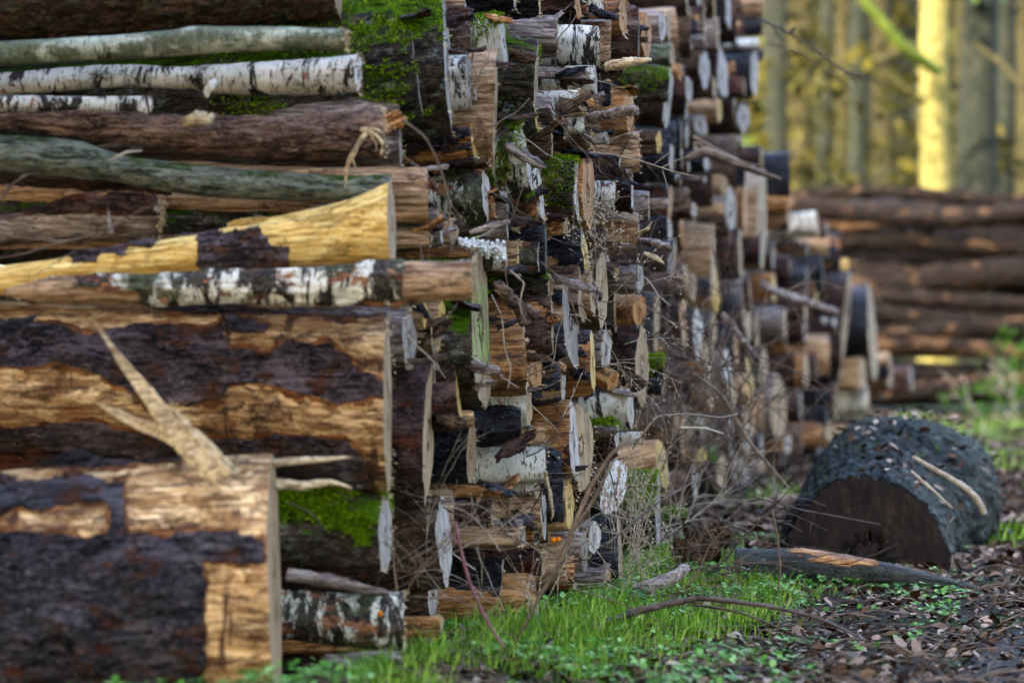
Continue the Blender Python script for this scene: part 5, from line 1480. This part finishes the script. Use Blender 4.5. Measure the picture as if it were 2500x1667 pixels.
# ------------------------------------------------------------------ trees
def leaf_cloud(centers, radii, n, size, seed, flat=0.6):
    r = np.random.default_rng(seed)
    C = np.asarray(centers, float)
    k = r.integers(0, len(C), n)
    d = r.normal(size=(n, 3))
    d /= np.linalg.norm(d, axis=1)[:, None]
    P = C[k] + d * (np.asarray(radii)[k] * r.uniform(0.35, 1.0, n) ** 0.5)[:, None] * np.array([1, 1, flat])
    a = r.normal(size=(n, 3))
    a /= np.linalg.norm(a, axis=1)[:, None]
    b = np.cross(a, r.normal(size=(n, 3)))
    b /= np.linalg.norm(b, axis=1)[:, None]
    s = size * r.uniform(0.5, 1.4, (n, 1))
    V = np.concatenate([P - a * s, P + b * s * 0.5, P + a * s, P - b * s * 0.5])
    i = np.arange(n)
    return V, np.stack([i, i + n, i + 2 * n, i + 3 * n], 1)
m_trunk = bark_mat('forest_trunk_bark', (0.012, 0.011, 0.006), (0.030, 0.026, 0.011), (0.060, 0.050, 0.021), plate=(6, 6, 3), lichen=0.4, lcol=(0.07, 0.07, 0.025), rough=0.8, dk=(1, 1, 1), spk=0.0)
m_trunkl = bark_mat('sun_painted_bark', (0.07, 0.06, 0.02), (0.15, 0.13, 0.045), (0.25, 0.22, 0.09), plate=(6, 6, 3), lichen=0.4, lcol=(0.18, 0.18, 0.07), rough=0.8, dk=(1, 1, 1), spk=0.0)  # paler copy of the trunk bark, with sunlight painted into the colour
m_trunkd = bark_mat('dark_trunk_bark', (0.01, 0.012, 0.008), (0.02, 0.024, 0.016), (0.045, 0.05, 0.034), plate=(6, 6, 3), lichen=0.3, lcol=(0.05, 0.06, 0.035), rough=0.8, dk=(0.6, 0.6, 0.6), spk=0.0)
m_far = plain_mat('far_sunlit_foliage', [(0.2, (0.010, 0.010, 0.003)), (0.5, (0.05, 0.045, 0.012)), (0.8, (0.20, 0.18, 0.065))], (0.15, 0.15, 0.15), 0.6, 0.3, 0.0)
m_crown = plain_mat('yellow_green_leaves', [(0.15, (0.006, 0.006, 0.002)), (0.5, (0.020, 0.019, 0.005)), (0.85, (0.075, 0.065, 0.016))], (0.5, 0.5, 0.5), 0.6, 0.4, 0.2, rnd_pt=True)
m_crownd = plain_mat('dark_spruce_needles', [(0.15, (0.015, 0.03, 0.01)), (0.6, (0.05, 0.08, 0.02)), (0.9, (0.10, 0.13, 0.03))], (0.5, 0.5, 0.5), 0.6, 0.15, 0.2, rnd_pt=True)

def tree(x, y, r, h, mat, crown_mat, label, seed, nleaf=900, crown0=0.35, leafs=0.16, limbs=9, group=None, crad=None, lean=0.0):
    q = random.Random(seed)
    root = bpy.data.objects.new('forest_tree', None)
    COL.objects.link(root)
    root.location = (x, y, 0)
    tag(root, label, 'tree', group)
    n = 26
    P = [(lean * i / n * h + 0.05 * math.sin(i * 0.6 + seed), 0.05 * math.cos(i * 0.5 + seed), -0.1 + i / n * h) for i in range(n + 1)]
    rad = [r * (1 - 0.75 * i / n) * (1 + 0.5 * math.exp(-i * 1.6)) for i in range(n + 1)]
    V, f = tube([(P, rad)], 16, 0.12, seed)
    tk = link('trunk', mesh_np('trunk', V, f), mat, root)
    cs, cr = [], []
    lp = []
    for k in range(limbs):
        z = h * q.uniform(0.12 if k % 3 == 0 else crown0, 0.92)
        a = q.uniform(0, 6.28)
        L = q.uniform(0.8, 1.0) * (crad or h * 0.16) * (1.25 - 0.8 * z / h)
        p0 = Vector((lean * z, 0, z))
        p1 = p0 + Vector((math.cos(a) * L, math.sin(a) * L, q.uniform(-0.25, 0.5) * L))
        lp.append((smooth_path([p0, (p0 + p1) / 2 + Vector((0, 0, 0.12 * L)), p1], 9), np.linspace(r * 0.22, r * 0.06, 9)))
        cs += [p0 * 0.35 + p1 * 0.65, p1]
        cr += [L * 0.45, L * 0.38]
    for q_ in lp:
        V, f = tube([q_], 6, 0.1, seed)
        link('limb', mesh_np('limb', V, f), mat, root)
    V, f = leaf_cloud(cs, cr, nleaf, leafs, seed)
    link('crown', mesh_np('crown', V, [f], False), crown_mat, root)
    return root

BG = [(1905, 52, .20, 0), (1960, 64, .26, 0), (2015, 58, .20, 0), (2060, 75, .34, 0), (2090, 48, .17, 0), (2155, 62, .30, 0), (2205, 70, .26, 0), (2287, 44, .30, 1), (2392, 46, .38, 2), (2345, 60, .24, 0),
      (2450, 50, .22, 0), (2505, 57, .3, 0), (2120, 84, .3, 0), (1935, 80, .3, 0), (2240, 82, .3, 0), (2440, 78, .35, 2), (2560, 66, .4, 0), (1880, 66, .22, 2), (2180, 90, .3, 2), (2000, 88, .3, 2)]
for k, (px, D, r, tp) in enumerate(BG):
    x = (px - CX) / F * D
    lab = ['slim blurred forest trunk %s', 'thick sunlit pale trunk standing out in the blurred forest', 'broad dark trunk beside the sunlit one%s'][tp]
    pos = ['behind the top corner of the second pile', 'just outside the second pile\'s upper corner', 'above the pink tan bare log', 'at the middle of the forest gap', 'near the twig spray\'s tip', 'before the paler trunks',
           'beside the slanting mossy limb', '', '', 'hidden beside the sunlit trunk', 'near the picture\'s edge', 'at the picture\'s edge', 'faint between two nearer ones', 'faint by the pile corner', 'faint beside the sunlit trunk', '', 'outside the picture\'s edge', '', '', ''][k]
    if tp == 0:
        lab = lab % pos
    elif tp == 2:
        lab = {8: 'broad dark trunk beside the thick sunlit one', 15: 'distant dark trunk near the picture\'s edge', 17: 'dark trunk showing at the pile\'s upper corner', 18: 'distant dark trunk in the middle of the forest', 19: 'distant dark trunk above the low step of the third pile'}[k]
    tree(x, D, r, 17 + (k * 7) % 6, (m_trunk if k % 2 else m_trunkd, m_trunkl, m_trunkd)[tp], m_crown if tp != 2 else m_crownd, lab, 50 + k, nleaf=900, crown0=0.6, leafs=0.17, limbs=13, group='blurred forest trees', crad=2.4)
# leaning mossy limb
stick('leaning_limb', [(2060, -60, 42, 22), (2140, 40, 42.3, 26), (2210, 120, 42.6, 30), (2290, 175, 43, 30)], plain_mat('green_limb', [(0.3, (0.05, 0.07, 0.012)), (0.7, (0.10, 0.13, 0.03))], (3, 3, 3), 0.8), 'slanting bright green mossy limb leaning on the sunlit trunk', 'limb', nt=10)
stick('leaning_limb', [(2500, 215, 42, 18), (2440, 150, 42.3, 16), (2380, 110, 42.6, 12)], m_trunk, 'slanting pale limb near the picture\'s edge', 'limb', nt=10)
stick('leaning_limb', [(2110, 172, 44, 26), (2170, 140, 44, 22), (2230, 105, 44, 14)], m_trunk, 'short pale limb crossing under the mossy one', 'limb', nt=10)
# saplings and undergrowth
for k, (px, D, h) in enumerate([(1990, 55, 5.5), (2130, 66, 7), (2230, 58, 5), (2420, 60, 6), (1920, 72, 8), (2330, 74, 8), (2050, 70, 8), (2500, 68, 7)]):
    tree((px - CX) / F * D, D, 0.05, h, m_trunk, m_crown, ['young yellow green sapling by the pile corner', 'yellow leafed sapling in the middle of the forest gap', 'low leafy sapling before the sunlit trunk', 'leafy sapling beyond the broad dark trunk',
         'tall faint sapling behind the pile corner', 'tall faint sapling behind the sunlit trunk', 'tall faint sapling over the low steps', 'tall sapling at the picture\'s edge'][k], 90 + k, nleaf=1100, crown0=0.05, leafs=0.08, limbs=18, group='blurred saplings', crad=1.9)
r_ = np.random.default_rng(44)
cs = [(r_.uniform(2, 26), r_.uniform(88, 120), r_.uniform(0, 17)) for _ in range(360)]
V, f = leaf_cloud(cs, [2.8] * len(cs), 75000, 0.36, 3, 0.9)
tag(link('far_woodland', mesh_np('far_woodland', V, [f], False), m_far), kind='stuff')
# green shrub by the stack across the clearing
stx = (2470 - CX) / F * 31
rt = stems('green_shrub', [((stx + dx, 31 + dy, 0), (dx, dy * 0.3, 1), 0.8, 0.012, 5) for dx, dy in ((0, 0), (0.1, 0.2), (-0.12, 0.1), (0.3, -0.1), (-0.35, 0.05), (0.45, 0.2))], M_PALE, 'blurred bright green shrub before the stack across the clearing', 'shrub', seed=4)
V, f = leaf_cloud([(stx + dx, 31 + dy, z) for dx, dy, z in ((0, 0, .5), (.2, .1, .3), (-.25, 0, .3), (.35, 0, .7), (-.4, .1, .25), (.1, 0, .85), (.5, .1, .3))], [0.42] * 7, 520, 0.045, 6)
lo = link('leaves', mesh_np('leaves', V - np.array(rt.location), [f], False), plain_mat('fresh_leaves', [(0.2, (0.03, 0.08, 0.01)), (0.8, (0.10, 0.20, 0.03))], (2, 2, 2), 0.5, 0.4), rt)

# unseen spruces added on the sun's side to throw shade on the stacks
def spruce(x, y, h, R_, label, seed):
    root = bpy.data.objects.new('shade_spruce', None)
    COL.objects.link(root)
    root.location = (x, y, 0)
    tag(root, label, 'tree', 'unseen spruces added for shade')
    V, f = tube([([(0, 0, -0.1), (0, 0, h * 0.5), (0, 0, h)], [0.28, 0.18, 0.03])], 10)
    link('trunk', mesh_np('trunk', V, f), m_trunkd, root)
    q = np.random.default_rng(seed)
    cs, cr = [], []
    for k in range(90):
        z = q.uniform(0.15, 0.98)
        rad = R_ * (1.02 - z) * q.uniform(0.4, 1)
        a = q.uniform(0, 6.28)
        cs.append((math.cos(a) * rad, math.sin(a) * rad, z * h))
        cr.append(0.9 * (1.15 - z))
    V, f = leaf_cloud(cs, cr, 9000, 0.20, seed, 0.5)
    link('crown', mesh_np('crown', V, [f], False), m_crownd, root)
hx, hy = sdir.x / sdir.z, sdir.y / sdir.z
PROTO = []
def spruce_copy(x, y, sc, label, rot):
    src = PROTO[int(rot * 10) % len(PROTO)]
    o = src.copy()
    COL.objects.link(o)
    o.location = (x, y, 0)
    o.scale = (sc, sc, sc)
    o.rotation_euler = (0, 0, rot)
    o['label'] = label
    for ch in list(src.children):
        c = ch.copy()
        COL.objects.link(c)
        c.parent = o
NTH = ['first', 'second', 'third', 'fourth', 'fifth', 'sixth', 'seventh', 'eighth', 'ninth', 'tenth', 'eleventh', 'twelfth', 'thirteenth', 'fourteenth', 'fifteenth', 'sixteenth', 'seventeenth', 'eighteenth', 'nineteenth', 'twentieth', 'last']
spots = [(-0.6, 8), (1.6, 9), (-2.5, 6.5), (0.6, 12), (2.4, 14), (1.2, 17), (3.2, 19), (4.5, 23), (3.0, 25), (-2.8, 9.5), (3.8, 11), (5.5, 35), (8.5, 37), (7, 36), (4, 34.5), (10, 38)]
for k, (tx_, ty_) in enumerate(spots):
    zc = 7.0 if k < 11 else 13.0
    if k < 2:
        spruce(tx_ + hx * zc, ty_ + hy * zc, 15, 3.4, f'tall dark spruce, {NTH[k]} of the unseen row added for shade', 300 + k)
        PROTO.append(bpy.data.objects[-1] if 0 else [q for q in bpy.data.objects if q.name.startswith('shade_spruce')][-1])
    else:
        spruce_copy(tx_ + hx * zc, ty_ + hy * zc, 1.0 if k < 11 else 1.6, f'tall dark spruce, {NTH[k]} of the unseen row added for shade', k * 0.73)
for k in range(19):      # unseen rest of the wood, ringed round the clearing to block low sky
    a = R(150 + k * 14.5)
    rd = 13.5 + 3.0 * math.sin(k * 2.3)
    cxx, cyy = rd * math.sin(a) * 1.05 + 1.5, 5 + rd * math.cos(a)
    if abs(cyy) < 60 and not (cyy > 4 and cxx > -6):
        spruce_copy(cxx, cyy, 1.45, f'tall dark spruce, {NTH[k]} of the unseen ring blocking low sky', k * 0.9 + 0.3)
for k, (qx, qy) in enumerate(((11, 3), (12.5, 9), (13.5, 15), (15, 21), (16.5, 27))):  # unseen too, closing off the sky on the path side
    spruce_copy(qx, qy, 1.4, f'tall dark spruce, {NTH[k]} of the unseen row across the path, blocking sky', k * 1.1)
